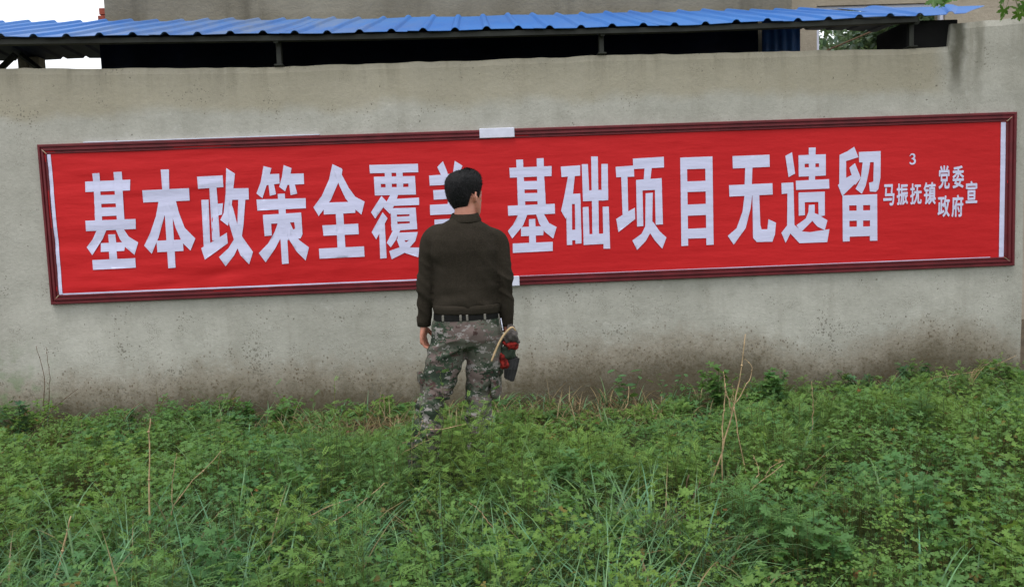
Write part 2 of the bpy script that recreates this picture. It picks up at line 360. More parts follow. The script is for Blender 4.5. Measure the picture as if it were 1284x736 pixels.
def roof_material():
    t = NT('blue_painted_steel')
    f = t.noise(.55, 4, .6)
    c = t.mix(t.rng(f, .3, .7), (.02, .125, .43), (.035, .155, .45))
    X, Y, Z = t.sep()
    fade = t.math('MULTIPLY', t.rng(t.math('ABSOLUTE', t.math('ADD', X, .75)), .2, 1.9, 1, .22), t.rng(t.noise(2.2, 6, .7, t.mapping((2, .5, .5))), .35, .7, .25, 1))
    c = t.mix(t.math('MULTIPLY', fade, .8), c, (.17, .21, .28))
    c = t.mix(t.rng(t.noise(40, 5, .7), .55, .8, 0, .4), c, (.16, .18, .2))
    t.set(c, t.rng(f, .3, .7, .45, .6), 0, .25); t.bump(t.noise(6, 4), .15, .01)
    return t.m

def banner_material():
    t = NT('red_banner_cloth')
    c = t.mix(t.rng(t.noise(.8, 4), .3, .7), (.48, .010, .013), (.53, .014, .017))
    c = t.mix(t.rng(t.noise(120, 2), .3, .8, 0, .2), c, (.42, .008, .012))
    t.set(c, .6, 0, .2)
    h = t.math('ADD', t.noise(1, 4, .5, t.mapping((2.2, 1, 11))), t.math('MULTIPLY', t.noise(1, 3, .5, t.mapping((6, 1, 7), rot=(0, .7, 0))), .5))
    t.bump(h, .5, .014)
    return t.m

def print_material():
    t = NT('white_banner_print')
    t.set((.57, .58, .79), .5, 0, .4)
    h = t.math('ADD', t.noise(1, 4, .5, t.mapping((2.2, 1, 11))), t.math('MULTIPLY', t.noise(1, 3, .5, t.mapping((6, 1, 7), rot=(0, .7, 0))), .5))
    t.bump(h, .5, .014)
    return t.m

def soil_material():
    t = NT('damp_soil')
    c = t.mix(t.rng(t.noise(3, 6, .65), .3, .7), (.05, .037, .024), (.095, .072, .047))
    c = t.mix(t.rng(t.noise(.12, 4), .45, .6), c, (.045, .07, .03))
    c = t.mix(t.rng(t.noise(45, 4, .7), .55, .75, 0, .5), c, (.14, .11, .075))
    t.set(c, .95, 0, .2); t.bump(t.noise(18, 6, .7), .8, .03)
    return t.m

def leaf_material(name, rough=.55, trans=.45, spec=.3):
    t = NT(name)
    a = t.node('ShaderNodeVertexColor'); a.layer_name = 'tint'
    c = t.mix(t.rng(t.noise(55, 3), .3, .7), a.outputs[0], t.mix(.25, a.outputs[0], (.02, .03, .01)))
    t.set(c, rough, 0, spec)
    tr = t.node('ShaderNodeBsdfTranslucent'); t.put(tr.inputs[0], t.mix(.4, a.outputs[0], (.16, .26, .03)))
    mx = t.node('ShaderNodeMixShader'); mx.inputs[0].default_value = trans
    t.l.new(t.b.outputs[0], mx.inputs[1]); t.l.new(tr.outputs[0], mx.inputs[2])
    t.l.new(mx.outputs[0], t.n['Material Output'].inputs[0])
    return t.m

M = {}
M['wall'] = wall_material()
M['grey_building'] = building_material('grey_cement_render', (.165, .148, .112), (.25, .23, .18), (.085, .076, .058))
M['beige_building'] = building_material('beige_render', (.33, .285, .225), (.42, .37, .30), (.24, .20, .15))
M['roof'] = roof_material()
M['soil'] = soil_material()
M['banner'] = banner_material()
M['print'] = print_material()
M['rail'] = simple('maroon_moulding', (.115, .010, .015), .5, 0, .35, .2, 9, .15, 50, .002)
M['plate'] = simple('white_joint_plate', (.60, .62, .75), .45, 0, .5, .06, 20)
M['gilt'] = simple('pale_corner_line', (.42, .33, .22), .5, 0, .5, .2, 40)
M['steel'] = simple('dark_painted_steel', (.022, .024, .018), .6, 0, .4, .35, 8, .2, 40)
M['shed_shade'] = simple('navy_shade', (.012, .018, .045), .65, 0, .3, .3, 3, .3, 9, .01)  # dark navy that paints in the shade under the shed roof
M['black'] = simple('gap_shade_black', (.008, .008, .008), .8, 0, .1)  # near-black that paints the shade in the gap at the roof end
M['bluesheet'] = simple('blue_sheet', (.04, .12, .34), .5, 0, .4, .25, 5)
M['column'] = simple('beige_column', (.33, .30, .24), .9, 0, .2, .2, 8, .4, 30)
M['brick'] = simple('red_brick', (.30, .075, .05), .9, 0, .2, .25, 20, .4, 50)
M['leaf'] = leaf_material('weed_leaf')
M['grass'] = leaf_material('grass_blade', .45, .3)
M['treeleaf'] = leaf_material('tree_leaf', .4, .4)
M['stem'] = simple('green_stem', (.07, .10, .03), .6, 0, .3, .3, 30)
M['dry'] = simple('dry_stalk', (.36, .26, .15), .8, 0, .2, .35, 25, .3, 120, .002)
M['drydark'] = simple('dark_twig', (.10, .065, .04), .85, 0, .2, .35, 25, .3, 120, .002)
M['bark'] = simple('bark', (.11, .085, .06), .95, 0, .2, .35, 14, .8, 30, .02)

# ------------------------------------------------------------------ ground
gx = np.concatenate([np.linspace(-1500, -8, 8), np.linspace(-7.6, 7.6, 115), np.linspace(8, 1500, 8)])
gy = np.concatenate([np.linspace(-1500, -7, 8), np.linspace(-6.6, 5, 90), np.linspace(6, 1500, 8)])
GX, GY = np.meshgrid(gx, gy)
def ground_z(x, y):
    x = np.asarray(x, float); y = np.asarray(y, float)
    near = np.clip(1.3 - np.hypot(x / 8, (y + 2) / 6), 0, 1)
    return near * (.035 * noise2(x * .9, y * .9, 1) + .02 * noise2(x * 4, y * 4, 2))
GZ = ground_z(GX, GY)
nx, ny = len(gx), len(gy)
ii = np.arange(nx * ny).reshape(ny, nx)
F = np.stack([ii[:-1, :-1], ii[:-1, 1:], ii[1:, 1:], ii[1:, :-1]], -1).reshape(-1, 4)
g = mk('ground', np.stack([GX, GY, GZ], -1).reshape(-1, 3), F, M['soil'], smooth=True)
g['kind'] = 'structure'

# ------------------------------------------------------------------ rendered yard wall
def wall_top(x):
    x = np.asarray(x, float)
    h = np.interp(x, [-8, -3.4, -2.6, -1.4, .95, 2.2, 3.25, 3.572, 3.588, 4.2], [2.66, 2.645, 2.62, 2.597, 2.607, 2.60, 2.592, 2.60, 2.765, 2.795])
    return h + .005 * noise2(x * 3, x * 0, 4) + .005 * noise2(x * 11, x * 0, 5)
xs = np.concatenate([np.linspace(-8, -3.6, 30), np.linspace(-3.57, 3.56, 285), np.linspace(3.57, 3.60, 7), np.linspace(3.625, 4.172, 24)])
zs = np.concatenate([[-.3], np.linspace(0, 1, 60)])
def face_y(x, z):
    return .007 * noise2(x * 1.1, z * 1.4, 6) + .0025 * noise2(x * 6, z * 6, 7)
T = wall_top(xs)
XX = np.repeat(xs[None], len(zs), 0)
ZZ = np.where(zs[:, None] < 0, -.3, zs[:, None] * T[None])
YY = face_y(XX, ZZ)
YY[-1] += .012                                            # worn arris
front = np.stack([XX, YY, ZZ], -1)
nx, nz = len(xs), len(zs)
ii = np.arange(nx * nz).reshape(nz, nx)
F = [tuple(q) for q in np.stack([ii[:-1, :-1], ii[:-1, 1:], ii[1:, 1:], ii[1:, :-1]], -1).reshape(-1, 4)]
V = front.reshape(-1, 3).tolist(); n0 = len(V)
V += [(x, .12, t + .006) for x, t in zip(xs, T)]; V += [(x, .24, t - .012) for x, t in zip(xs, T)]; V += [(x, .24, -.3) for x in xs]
row = [list(ii[-1]), [n0 + i for i in range(nx)], [n0 + nx + i for i in range(nx)], [n0 + 2 * nx + i for i in range(nx)]]
for a, b in zip(row[:-1], row[1:]):
    F += [(a[i], a[i + 1], b[i + 1], b[i]) for i in range(nx - 1)]
F.append(tuple([int(q) for q in ii[:, -1]] + [row[1][-1], row[2][-1], row[3][-1]]))
F.append(tuple([int(q) for q in ii[:, 0]] + [row[1][0], row[2][0], row[3][0]])[::-1])
wall = mk('yard_wall', V, F, M['wall'], smooth=False)
tag(wall, 'long grey cement-rendered yard wall with damp brown foot behind the man', 'wall')

# ------------------------------------------------------------------ buildings behind
bA = thing('grey_building', (-.2, 1.62, 0), 'tall blank grey cement building rising behind the blue roof', 'building')
gA = G().box(-3.345, 3.02, 1.62, 7.0, -.2, 6.2)
mk('wall', gA.v, gA.f, M['grey_building'], bA)
gA = G().cbox(-3.5, 3.17, 1.5, 7.12, 6.2, 6.38, .01)
mk('parapet', gA.v, gA.f, M['grey_building'], bA)
for k, (bx, bz) in enumerate(((-3.47, 3.40), (-3.455, 3.467))):
    q = G().cbox(bx, -3.347, 1.75, 1.99, bz, bz + .06, .004)
    mk('brick', q.v, q.f, M['brick'], bA)

bB = thing('beige_building', (3.9, 3.4, 0), 'beige rendered house behind the right end of the blue roof, with a window', 'building')
for nm, bxs in (('wall', (3.05, 4.02, 3.4, 3.62, -.2, 6.0)), ('lintel_wall', (4.02, 5.55, 3.4, 3.62, 3.78, 6.0)), ('sill_wall', (4.02, 5.55, 3.4, 3.62, -.2, 2.3)), ('end_wall', (5.55, 6.6, 3.4, 3.62, -.2, 6.0))):
    q = G().box(*bxs); mk(nm, q.v, q.f, M['beige_building'], bB)
wf = G()
for a in ((4.02, 4.06, 3.43, 3.49, 2.3, 3.78), (5.51, 5.55, 3.43, 3.49, 2.3, 3.78), (4.06, 5.51, 3.43, 3.49, 3.74, 3.78), (4.06, 5.51, 3.43, 3.49, 2.3, 2.34)): wf.cbox(*a, .004)
win = mk('window_frame', wf.v, wf.f, M['plate'], bB)
def glass_material():
    t = NT('window_glass'); t.set((.96, .99, .97), .08, 0, .5)
    t.b.inputs['Transmission Weight'].default_value = 1.0; t.b.inputs['IOR'].default_value = 1.0
    return t.m
M['glass'] = glass_material()
q = G().box(4.06, 5.51, 3.455, 3.461, 2.34, 3.74); mk('pane', q.v, q.f, M['glass'], win)
q = G().add([(4.1, 3.38, 3.56), (4.1, 3.40, 3.60), (5.0, 3.38, 3.86), (5.0, 3.40, 3.90)], [])
q = G().tube([(4.05, 3.37, 3.235), (4.75, 3.37, 3.50)], .012, 6); mk('bracing_rod', q.v, q.f, M['drydark'], bB)

# ------------------------------------------------------------------ blue corrugated roof on the wall
RIB0, RIBS = -3.322, .2284
def eave_z(x): return float(np.interp(x, [-7, -3.33, -.87, 1.56, 3.53, 4.4], [2.855, 2.839, 2.802, 2.79, 2.812, 2.82]))
def ridge_z(x): return float(np.interp(x, [-7, -4.2, -1.1, 1.98, 4.8], [3.39, 3.368, 3.317, 3.297, 3.262]))
roof = thing('lean_to_roof', (-1.2, 0, 2.6), 'long blue corrugated steel roof sitting above the wall top', 'roof')
PROF = [(-.114, 0), (-.032, 0), (-.024, .008), (-.016, .017), (-.006, .021), (.006, .021), (.016, .017), (.024, .008), (.032, 0), (.114, 0)]
def sheet(name, i0, i1, y0, y1, zf0, zf1, lift=0., skew=None, parent=roof, mat=None):
    V = []; xsn = []
    for i in range(i0, i1 + 1):
        for j, (dx, dz) in enumerate(PROF):
            xsn.append((RIB0 + i * RIBS + dx, dz))
    rows = []
    for s_ in np.linspace(0, 1, 9):
        y = y0 + (y1 - y0) * s_
        r = []
        for x, dz in xsn:
            xx = x
            if skew: xx = x + skew * s_ * max(0, (x - (RIB0 + (i1 - 2) * RIBS)) / (2.5 * RIBS))
            z = zf0(x) * (1 - s_) + zf1(x) * s_ + dz + lift + .004 * math.sin(7 * x + 5 * s_)
            r.append((xx, y + (.012 * math.sin(3.1 * x + i0) if s_ == 0 else 0), z))
        rows.append(r)
    n = len(xsn); m = len(rows)
    top = [p for r in rows for p in r]; bot = [(p[0], p[1], p[2] - .0035) for p in top]
    V = top + bot; N = len(top); F = []
    for a in range(m - 1):
        for b in range(n - 1):
            k = a * n + b
            F.append((k, k + 1, k + n + 1, k + n)); F.append((N + k, N + k + n, N + k + n + 1, N + k + 1))
    for b in range(n - 1):
        F.append((b, N + b, N + b + 1, b + 1)); k = (m - 1) * n + b; F.append((k, k + 1, N + k + 1, N + k))
    for a in range(m - 1):
        k = a * n; F.append((k, k + n, N + k + n, N + k)); k = a * n + n - 1; F.append((k, N + k, N + k + n, k + n))
    return mk(name, V, F, mat or M['roof'], parent, smooth=False)
starts = list(range(-15, 31, 4))
for k, i0 in enumerate(starts):
    i1 = min(i0 + 3, 30)
    sheet('roof_sheet', i0, i1, -.1, 1.56, eave_z, ridge_z, .0015 * (k % 2), skew=(1.2 if i1 == 30 else None))
# rear slope shows under the front one at both ends, shade painted in as navy
sheet('rear_roof_sheet', -15, -11, 1.57, 2.62, lambda x: ridge_z(x) - .03, lambda x: 3.262, mat=M['shed_shade'])
sheet('rear_roof_sheet', -10, -6, 1.57, 2.62, lambda x: ridge_z(x) - .03, lambda x: 3.264, mat=M['shed_shade'])
sheet('rear_roof_sheet', -5, -1, 1.57, 2.62, lambda x: ridge_z(x) - .03, lambda x: 3.264, mat=M['shed_shade'])
sheet('rear_roof_sheet', 29, 33, 1.57, 2.62, lambda x: ridge_z(x) - .03, lambda x: 3.36 - .06 * (x - 3.3), mat=M['shed_shade'])
pv = G()
for a, b in zip(np.linspace(-6.8, 3.3, 24)[:-1], np.linspace(-6.8, 3.3, 24)[1:]):
    za, zb = eave_z(a) - .004, eave_z(b) - .004
    pv.add([(a, -.06, za - .036), (b, -.06, zb - .036), (b, .0, zb - .036), (a, .0, za - .036), (a, -.06, za), (b, -.06, zb), (b, .0, zb), (a, .0, za)],
           [(0, 1, 5, 4), (3, 2, 1, 0), (2, 3, 7, 6), (4, 5, 6, 7)])
mk('eave_purlin', pv.v, pv.f, M['steel'], roof)
for px in (-6.1, -3.8, -1.42, .953, 3.30):
    zt = float(wall_top(np.array([px]))[0])
    q = G().cbox(px - .018, px + .018, .02, .07, zt - .045, eave_z(px) - .03, .003)
    post = mk('post', q.v, q.f, M['steel'], roof)
    q = G().cbox(px - .032, px + .032, -.012, .09, zt + .008, zt + .02, .003); mk('foot_plate', q.v, q.f, M['steel'], post)
    q = G().tube([(px, -.05, eave_z(px) - .035), (px, 1.56, ridge_z(px) - .045)], .024, 6); mk('rafter', q.v, q.f, M['steel'], roof)
q = G().cbox(3.27, 3.66, .03, .5, 2.57, 2.80, .006); mk('gap_shade_block', q.v, q.f, M['black'], roof)  # added block, its black stands in for the shaded gap under the roof
for xa, xb in ((-4.55, -4.9), (-4.5, -4.15)):
    q = G().tube([(xa, 2.3, 3.25), (xb, 2.3, 2.95)], .03, 6); mk('brace', q.v, q.f, M['steel'], roof)
col = thing('support_column', (-4.51, 2.5, 0), 'beige square column under the left end of the blue roof', 'column')
q = G().cbox(-4.613, -4.52, 2.44, 2.58, -.1, 3.262, .008).cbox(-4.515, -4.414, 2.46, 2.6, -.1, 3.262, .008); mk('shaft', q.v, q.f, M['column'], col)
q = G().cbox(-4.66, -4.36, 2.4, 2.64, -.1, .25, .01); mk('base', q.v, q.f, M['column'], col)

# hangings in the shed
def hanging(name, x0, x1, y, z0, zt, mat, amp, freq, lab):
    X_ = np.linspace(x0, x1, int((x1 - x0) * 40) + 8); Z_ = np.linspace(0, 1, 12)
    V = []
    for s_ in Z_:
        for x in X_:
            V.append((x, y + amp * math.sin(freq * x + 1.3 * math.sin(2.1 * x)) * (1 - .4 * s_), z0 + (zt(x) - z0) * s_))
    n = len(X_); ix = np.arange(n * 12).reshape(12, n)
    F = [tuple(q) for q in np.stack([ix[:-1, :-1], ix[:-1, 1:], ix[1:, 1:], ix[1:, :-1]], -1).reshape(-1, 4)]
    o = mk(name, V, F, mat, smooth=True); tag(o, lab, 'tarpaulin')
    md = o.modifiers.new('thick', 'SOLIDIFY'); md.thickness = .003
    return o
hanging('tarpaulin', -3.33, 2.62, 1.42, .2, lambda x: ridge_z(x) - .12, M['shed_shade'], .03, 9, 'dark navy sheet added to paint in the shade under the blue roof')  # added sheet, its dark colour stands in for shade on the building wall
hanging('tarpaulin', 2.64, 2.99, 1.36, .2, lambda x: ridge_z(x) - .13, M['bluesheet'], .012, 75, 'narrow bright blue folded sheet hanging under the roof beside the beige house')

# ------------------------------------------------------------------ the slogan banner
BX0, BX1, BZ0, BZ1 = -3.180, 4.093, .928, 2.093
ban = thing('slogan_banner', ((BX0 + BX1) / 2, 0, BZ0), 'long red slogan banner with white characters in a maroon frame on the wall', 'banner')
def wrinkle(x, z):
    """forward bulge of the cloth in metres"""
    x = np.asarray(x, float); z = np.asarray(z, float)
    left = np.clip((1.2 - x) / 3.5, .15, 1)
    h = (.0042 * noise2(x * 1.3, z * 13 + .9 * np.sin(x * 1.7), 8) + .0022 * noise2(x * 2.4, z * 24 + 1.6 * np.sin(x * 1.9), 12)) * left
    h = h + .0026 * noise2(x * 2.2 + z * 2.2, z * 4 - x * 1.5, 9) * left
    h = h + .0016 * noise2(x * .8, z * 3, 10)
    low = np.clip((1.35 - z) / .35, 0, 1) * left
    h = h + .0045 * low * noise2(x * 7 - z * 6, z * 2.5, 11)
    return h + .0105
FY = -.0125
cx_ = np.linspace(BX0 + .04, BX1 - .05, 620); cz_ = np.linspace(BZ0 + .04, BZ1 - .04, 92)
XX, ZZ = np.meshgrid(cx_, cz_)
YY = FY - wrinkle(XX, ZZ)
ii = np.arange(XX.size).reshape(XX.shape)
F = np.stack([ii[:-1, :-1], ii[:-1, 1:], ii[1:, 1:], ii[1:, :-1]], -1).reshape(-1, 4)
mk('banner_cloth', np.stack([XX, YY, ZZ], -1).reshape(-1, 3), F, M['banner'], ban, smooth=True)

PRF = [(0, -.01), (0, .026), (.006, .034), (.019, .034), (.0235, .024), (.0285, .024), (.033, .037), (.046, .037), (.0505, .025), (.0555, .025), (.059, .032), (.067, .032), (.071, .024), (.071, -.01)]
def rail(p0, p1, inward, w=.071, m0=True, m1=True):
    """moulded rail from outer corner p0 to p1 in the (x,z) plane, mitred at m0 / m1"""
    p0 = np.array(p0, float); p1 = np.array(p1, float); d = (p1 - p0) / np.linalg.norm(p1 - p0); nin = np.array(inward, float)
    L = np.linalg.norm(p1 - p0); N = max(2, int(L / .25)); k = len(PRF); V = []
    for j in range(N + 1):
        s = j / N
        for t, dep in PRF:
            t = t * w / .071
            a = p0 + d * (t if m0 else 0); b = p1 - d * (t if m1 else 0)
            p = a * (1 - s) + b * s + nin * t
            wob = .0015 * math.sin(p[0] * 5.3 + p[1] * 3)
            V.append((p[0], -dep + wob, p[1]))
    F = [(j * k + i, j * k + i + 1, (j + 1) * k + i + 1, (j + 1) * k + i) for j in range(N) for i in range(k - 1)]
    F += [tuple(range(k)), tuple(N * k + i for i in range(k))[::-1]]
    o = mk('frame_rail', V, F, M['rail'], ban)
    bm = bmesh.new(); bm.from_mesh(o.data); bmesh.ops.recalc_face_normals(bm, faces=bm.faces[:]); bm.to_mesh(o.data); bm.free()
    return o
rail((BX0, BZ1), (.10, BZ1 - .002), (0, -1), m1=False)
rail((.20, BZ1 + .001), (BX1, BZ1), (0, -1), m0=False)
rail((BX0, BZ0), (.06, BZ0 + .002), (0, 1), m1=False)
rail((.20, BZ0 + .003), (BX1, BZ0), (0, 1), m0=False)
rail((BX0, BZ0), (BX0, BZ1), (1, 0), w=.068)
rail((BX1, BZ0), (BX1, BZ1), (-1, 0), w=.088)
for xx, zz, sx, sz in ((BX0, BZ0, 1, 1), (BX0, BZ1, 1, -1), (BX1, BZ0, -1, 1), (BX1, BZ1, -1, -1)):
    w_ = .068 if sx > 0 else .088
    q = G().tube([(xx + sx * w_ * .55, -.0365, zz + sz * .071 * .55), (xx + sx * w_ * .98, -.034, zz + sz * .071 * .98)], .0025, 5)
    mk('corner_line', q.v, q.f, M['gilt'], ban)
for (a, b, c, d) in ((.022, .280, 2.029, 2.100), (-.01, .277, .930, 1.004)):
    q = G().cbox(a, b, -.044, -.002, c, d, .003); mk('joint_plate', q.v, q.f, M['plate'], ban)
def strip(x0, x1, z0, z1, off=.0036):
    n = max(2, int(max(x1 - x0, z1 - z0) / .012)); hor = (x1 - x0) > (z1 - z0); V = []
    for j in range(n + 1):
        s = j / n
        for e in (0, 1):
            x, z = (x0 + (x1 - x0) * s, (z0, z1)[e]) if hor else ((x0, x1)[e], z0 + (z1 - z0) * s)
            V.append((x, FY - float(wrinkle(np.array([x]), np.array([z]))[0]) - off, z))
    F = [(2 * j, 2 * j + 2, 2 * j + 3, 2 * j + 1) if hor else (2 * j, 2 * j + 1, 2 * j + 3, 2 * j + 2) for j in range(n)]
    return mk('white_border', V, F, M['print'], ban)
strip(-3.113, -3.088, 1.0, 2.02); strip(3.968, 4.006, 1.0, 2.02); strip(-3.086, -.02, .998, 1.009); strip(.285, 3.9, .998, 1.0035)
q = G().box(-2.85, -1.15, -.028, -.002, 2.0945, 2.101); mk('white_border', q.v, q.f, M['plate'], ban)

def flat_letters(name, verts2, tris, off):
    v = np.array(verts2); x, z = v[:, 0], v[:, 1]
    y = FY - wrinkle(x, z) - off
    return mk(name, np.stack([x, y, z], 1), [tuple(t) for t in tris], M['print'], ban, smooth=True)

def area2(a, b, c): return (b[0] - a[0]) * (c[1] - a[1]) - (b[1] - a[1]) * (c[0] - a[0])
for ch, data in BIG:
    polys = [[tuple(float(q) / 1000 for q in c.split(',')) for c in pl.split()] for pl in data.split('|')]
    vs = []; faces = []
    for p in polys:
        s = sum(p[i][0] * p[(i + 1) % len(p)][1] - p[(i + 1) % len(p)][0] * p[i][1] for i in range(len(p)))
        if s < 0: p = p[::-1]
        faces.append(list(range(len(vs), len(vs) + len(p)))); vs += p
    ax = np.array(vs); lo, hi = ax.min(0), ax.max(0)
    for x in np.arange(lo[0], hi[0], .02):
        for z in np.arange(lo[1], hi[1], .02): vs.append((x + random.uniform(-.003, .003), z + random.uniform(-.003, .003)))
    r = delaunay_2d_cdt([Vector(p) for p in vs], [], faces, 0, 1e-5)
    tris = [f for f, orig in zip(r[2], r[5]) if orig]
    used = sorted({i for f in tris for i in f}); remap = {a: b for b, a in enumerate(used)}
    out = []
    for f in tris:
        q = [r[0][i] for i in f]
        if area2(q[0], q[1], q[2]) < 0: f = f[::-1]
        out.append([remap[i] for i in f])
    flat_letters('character', [r[0][i][:] for i in used], out, .0036)
# small signature, set in the built-in font and fitted to its places
for ch, x0, z0, x1, z1 in SMALL:
    if ch == '3':
        ctr = [(.06, .80, .07), (.22, .95, .10), (.52, 1.0, .12), (.80, .86, .22), (.80, .68, .20), (.55, .55, .11), (.32, .53, .05)]
        ctr2 = [(.32, .53, .05), (.60, .51, .12), (.90, .36, .24), (.86, .14, .22), (.55, .0, .14), (.22, .04, .13), (.03, .16, .16)]
        gq = []
        for cc in (ctr, ctr2):
            sp = spline(cc, 18); L = []; Rr = []
            for i in range(18):
                t = sp[min(i + 1, 17)][:2] - sp[max(i - 1, 0)][:2]; t = t / (np.linalg.norm(t) + 1e-9); nrm = np.array([-t[1], t[0]])
                L.append(sp[i][:2] + nrm * sp[i][2] * .62); Rr.append(sp[i][:2] - nrm * sp[i][2] * .62)
            gq.append(L + Rr[::-1])
        vs = []; faces = []
        for p in gq:
            p = [(x0 + a[0] * (x1 - x0), z0 + a[1] * (z1 - z0)) for a in p]
            s = sum(p[i][0] * p[(i + 1) % len(p)][1] - p[(i + 1) % len(p)][0] * p[i][1] for i in range(len(p)))
            if s < 0: p = p[::-1]
            faces.append(list(range(len(vs), len(vs) + len(p)))); vs += p
        r = delaunay_2d_cdt([Vector(p) for p in vs], [], faces, 0, 1e-6)
        flat_letters('numeral', [v[:] for v in r[0]], [f for f, orig in zip(r[2], r[5]) if orig], .0036)
        continue
    cu = bpy.data.curves.new('glyph', 'FONT'); cu.body = ch; cu.resolution_u = 3
    to = bpy.data.objects.new('glyph', cu); COL.objects.link(to); bpy.context.view_layer.update()
    me = to.to_mesh()
    v0 = [tuple(q.co[:2]) for q in me.vertices]; f0 = [tuple(p.vertices) for p in me.polygons]
    bpy.data.objects.remove(to); bpy.data.curves.remove(cu)
    for attempt in range(12):                              # heavier weight: union of shifted copies
        vs = []; faces = []; tot = 0
        for k in range(9):
            dx, dz = (0, 0) if k == 8 else (.030 * math.cos(k * math.pi / 4 + .05), .022 * math.sin(k * math.pi / 4 + .05))
            dx += random.uniform(-1, 1) * .002; dz += random.uniform(-1, 1) * .002
            n0 = len(vs); vs += [(p[0] + dx, p[1] + dz) for p in v0]
            for fc in f0:
                q = [n0 + i for i in fc]
                s_ = sum(vs[q[i]][0] * vs[q[(i + 1) % len(q)]][1] - vs[q[(i + 1) % len(q)]][0] * vs[q[i]][1] for i in range(len(q)))
                if abs(s_) > 1e-6: faces.append(q if s_ > 0 else q[::-1])
                if k == 8: tot += abs(s_) / 2
        r = delaunay_2d_cdt([Vector(p) for p in vs], [], faces, 0, 1e-6)
        tris = [f for f, orig in zip(r[2], r[5]) if orig]
        ar = sum(abs(area2(r[0][f[0]], r[0][f[1]], r[0][f[2]])) / 2 for f in tris)
        if ar < tot * 2.4: break
    print('glyph', ch, attempt, round(ar / tot, 2))
    used = sorted({i for f in tris for i in f}); remap = {a: b for b, a in enumerate(used)}
    v = np.array([r[0][i][:] for i in used]); tris = [[remap[i] for i in f] for f in tris]
    lo, hi = v.min(0), v.max(0)
    v = (v - lo) / (hi - lo) * np.array([x1 - x0, z1 - z0]) + np.array([x0, z0])
    flat_letters('character', v, tris, .0040)

# ------------------------------------------------------------------ the man
PY = -1.73                                                # distance line of the figure
def skin_material():
    t = NT('skin'); t.set(t.mix(t.rng(t.noise(20, 4), .3, .7), (.46, .19, .13), (.54, .25, .18)), .5, 0, .4)
    t.b.inputs['Subsurface Weight'].default_value = .12; t.b.inputs['Subsurface Radius'].default_value = (.012, .005, .003)
    t.bump(t.noise(220, 3), .15, .001); return t.m
def hand_material_tint(): pass
def sweater_material():
    t = NT('olive_brown_knit')
    c = t.mix(t.rng(t.noise(7, 5), .3, .7), (.021, .0175, .013), (.032, .0265, .0205))
    c = t.mix(t.rng(t.noise(160, 3), .4, .7, 0, .5), c, (.045, .037, .028))
    t.set(c, .95, 0, .08)
    w = t.node('ShaderNodeTexWave'); w.inputs['Scale'].default_value = 150; w.bands_direction = 'X'; w.inputs['Distortion'].default_value = 1.0
    t.l.new(t.obj(), w.inputs[0]); t.bump(t.math('ADD', w.outputs[1], t.noise(200, 2)), .25, .002); return t.m
def camo_material():
    t = NT('camouflage_cloth')
    sn = t.node('ShaderNodeVectorMath', operation='SNAP'); t.l.new(t.obj(), sn.inputs[0]); sn.inputs[1].default_value = (.006, .006, .006)
    p = sn.outputs[0]
    a = t.noise(5, 5, .70, t.mapping((1, 1, 1.9), src=p)); b = t.noise(6, 5, .72, t.mapping((1, 1, 2.1), (4.2, 1.7, 9.1), src=p)); d = t.noise(8, 5, .75, t.mapping((1.6, 1.6, 3.2), (9.3, 5.2, 2.4), src=p))
    c = t.mix(t.math('GREATER_THAN', a, .505), (.112, .114, .094), (.046, .066, .045))
    c = t.mix(t.math('GREATER_THAN', b, .54), c, (.165, .125, .118))
    c = t.mix(t.math('GREATER_THAN', a, .585), c, (.026, .038, .027))
    c = t.mix(t.math('GREATER_THAN', d, .565), c, (.30, .275, .27))
    c = t.mix(t.math('GREATER_THAN', t.math('SUBTRACT', 1, d), .60), c, (.075, .045, .042))
    c = t.mix(1.0, c, (.82, .83, .82), 'MULTIPLY'); t.set(c, .9, 0, .15); t.bump(t.noise(240, 3), .3, .002); return t.m
def hair_material():
    t = NT('black_hair'); t.set(t.mix(t.noise(60, 3), (.003, .003, .004), (.008, .008, .009)), .65, 0, .2)
    t.bump(t.noise(1, 4, .6, t.mapping((150, 150, 25))), .9, .006); return t.m
M['skin'] = skin_material(); M['sweater'] = sweater_material(); M['camo'] = camo_material(); M['hair'] = hair_material()
M['belt'] = simple('belt_webbing', (.009, .009, .009), .8, 0, .12, .2, 30, .3, 200, .001)
M['loop'] = simple('belt_loop', (.17, .16, .14), .85, 0, .2, .2, 60)
M['shoe'] = simple('shoe', (.05, .055, .04), .7, 0, .3, .3, 20, .3, 60)
M['sole'] = simple('shoe_sole', (.02, .02, .018), .8, 0, .3)
M['eye'] = simple('eye', (.5, .48, .45), .2, 0, .5, .05)

man = thing('person', (-.12, PY, 0), 'man seen from behind in dark brown sweater and camouflage trousers facing the banner', 'person')

def tubes(pts, n=26):
    """pts: (x, y, z, r) or (x, y, z, ru, rw) through a spline"""
    s = spline(pts, n)
    return [tuple(p[:3]) for p in s], [(p[3], p[4]) if len(p) > 4 else float(p[3]) for p in s]

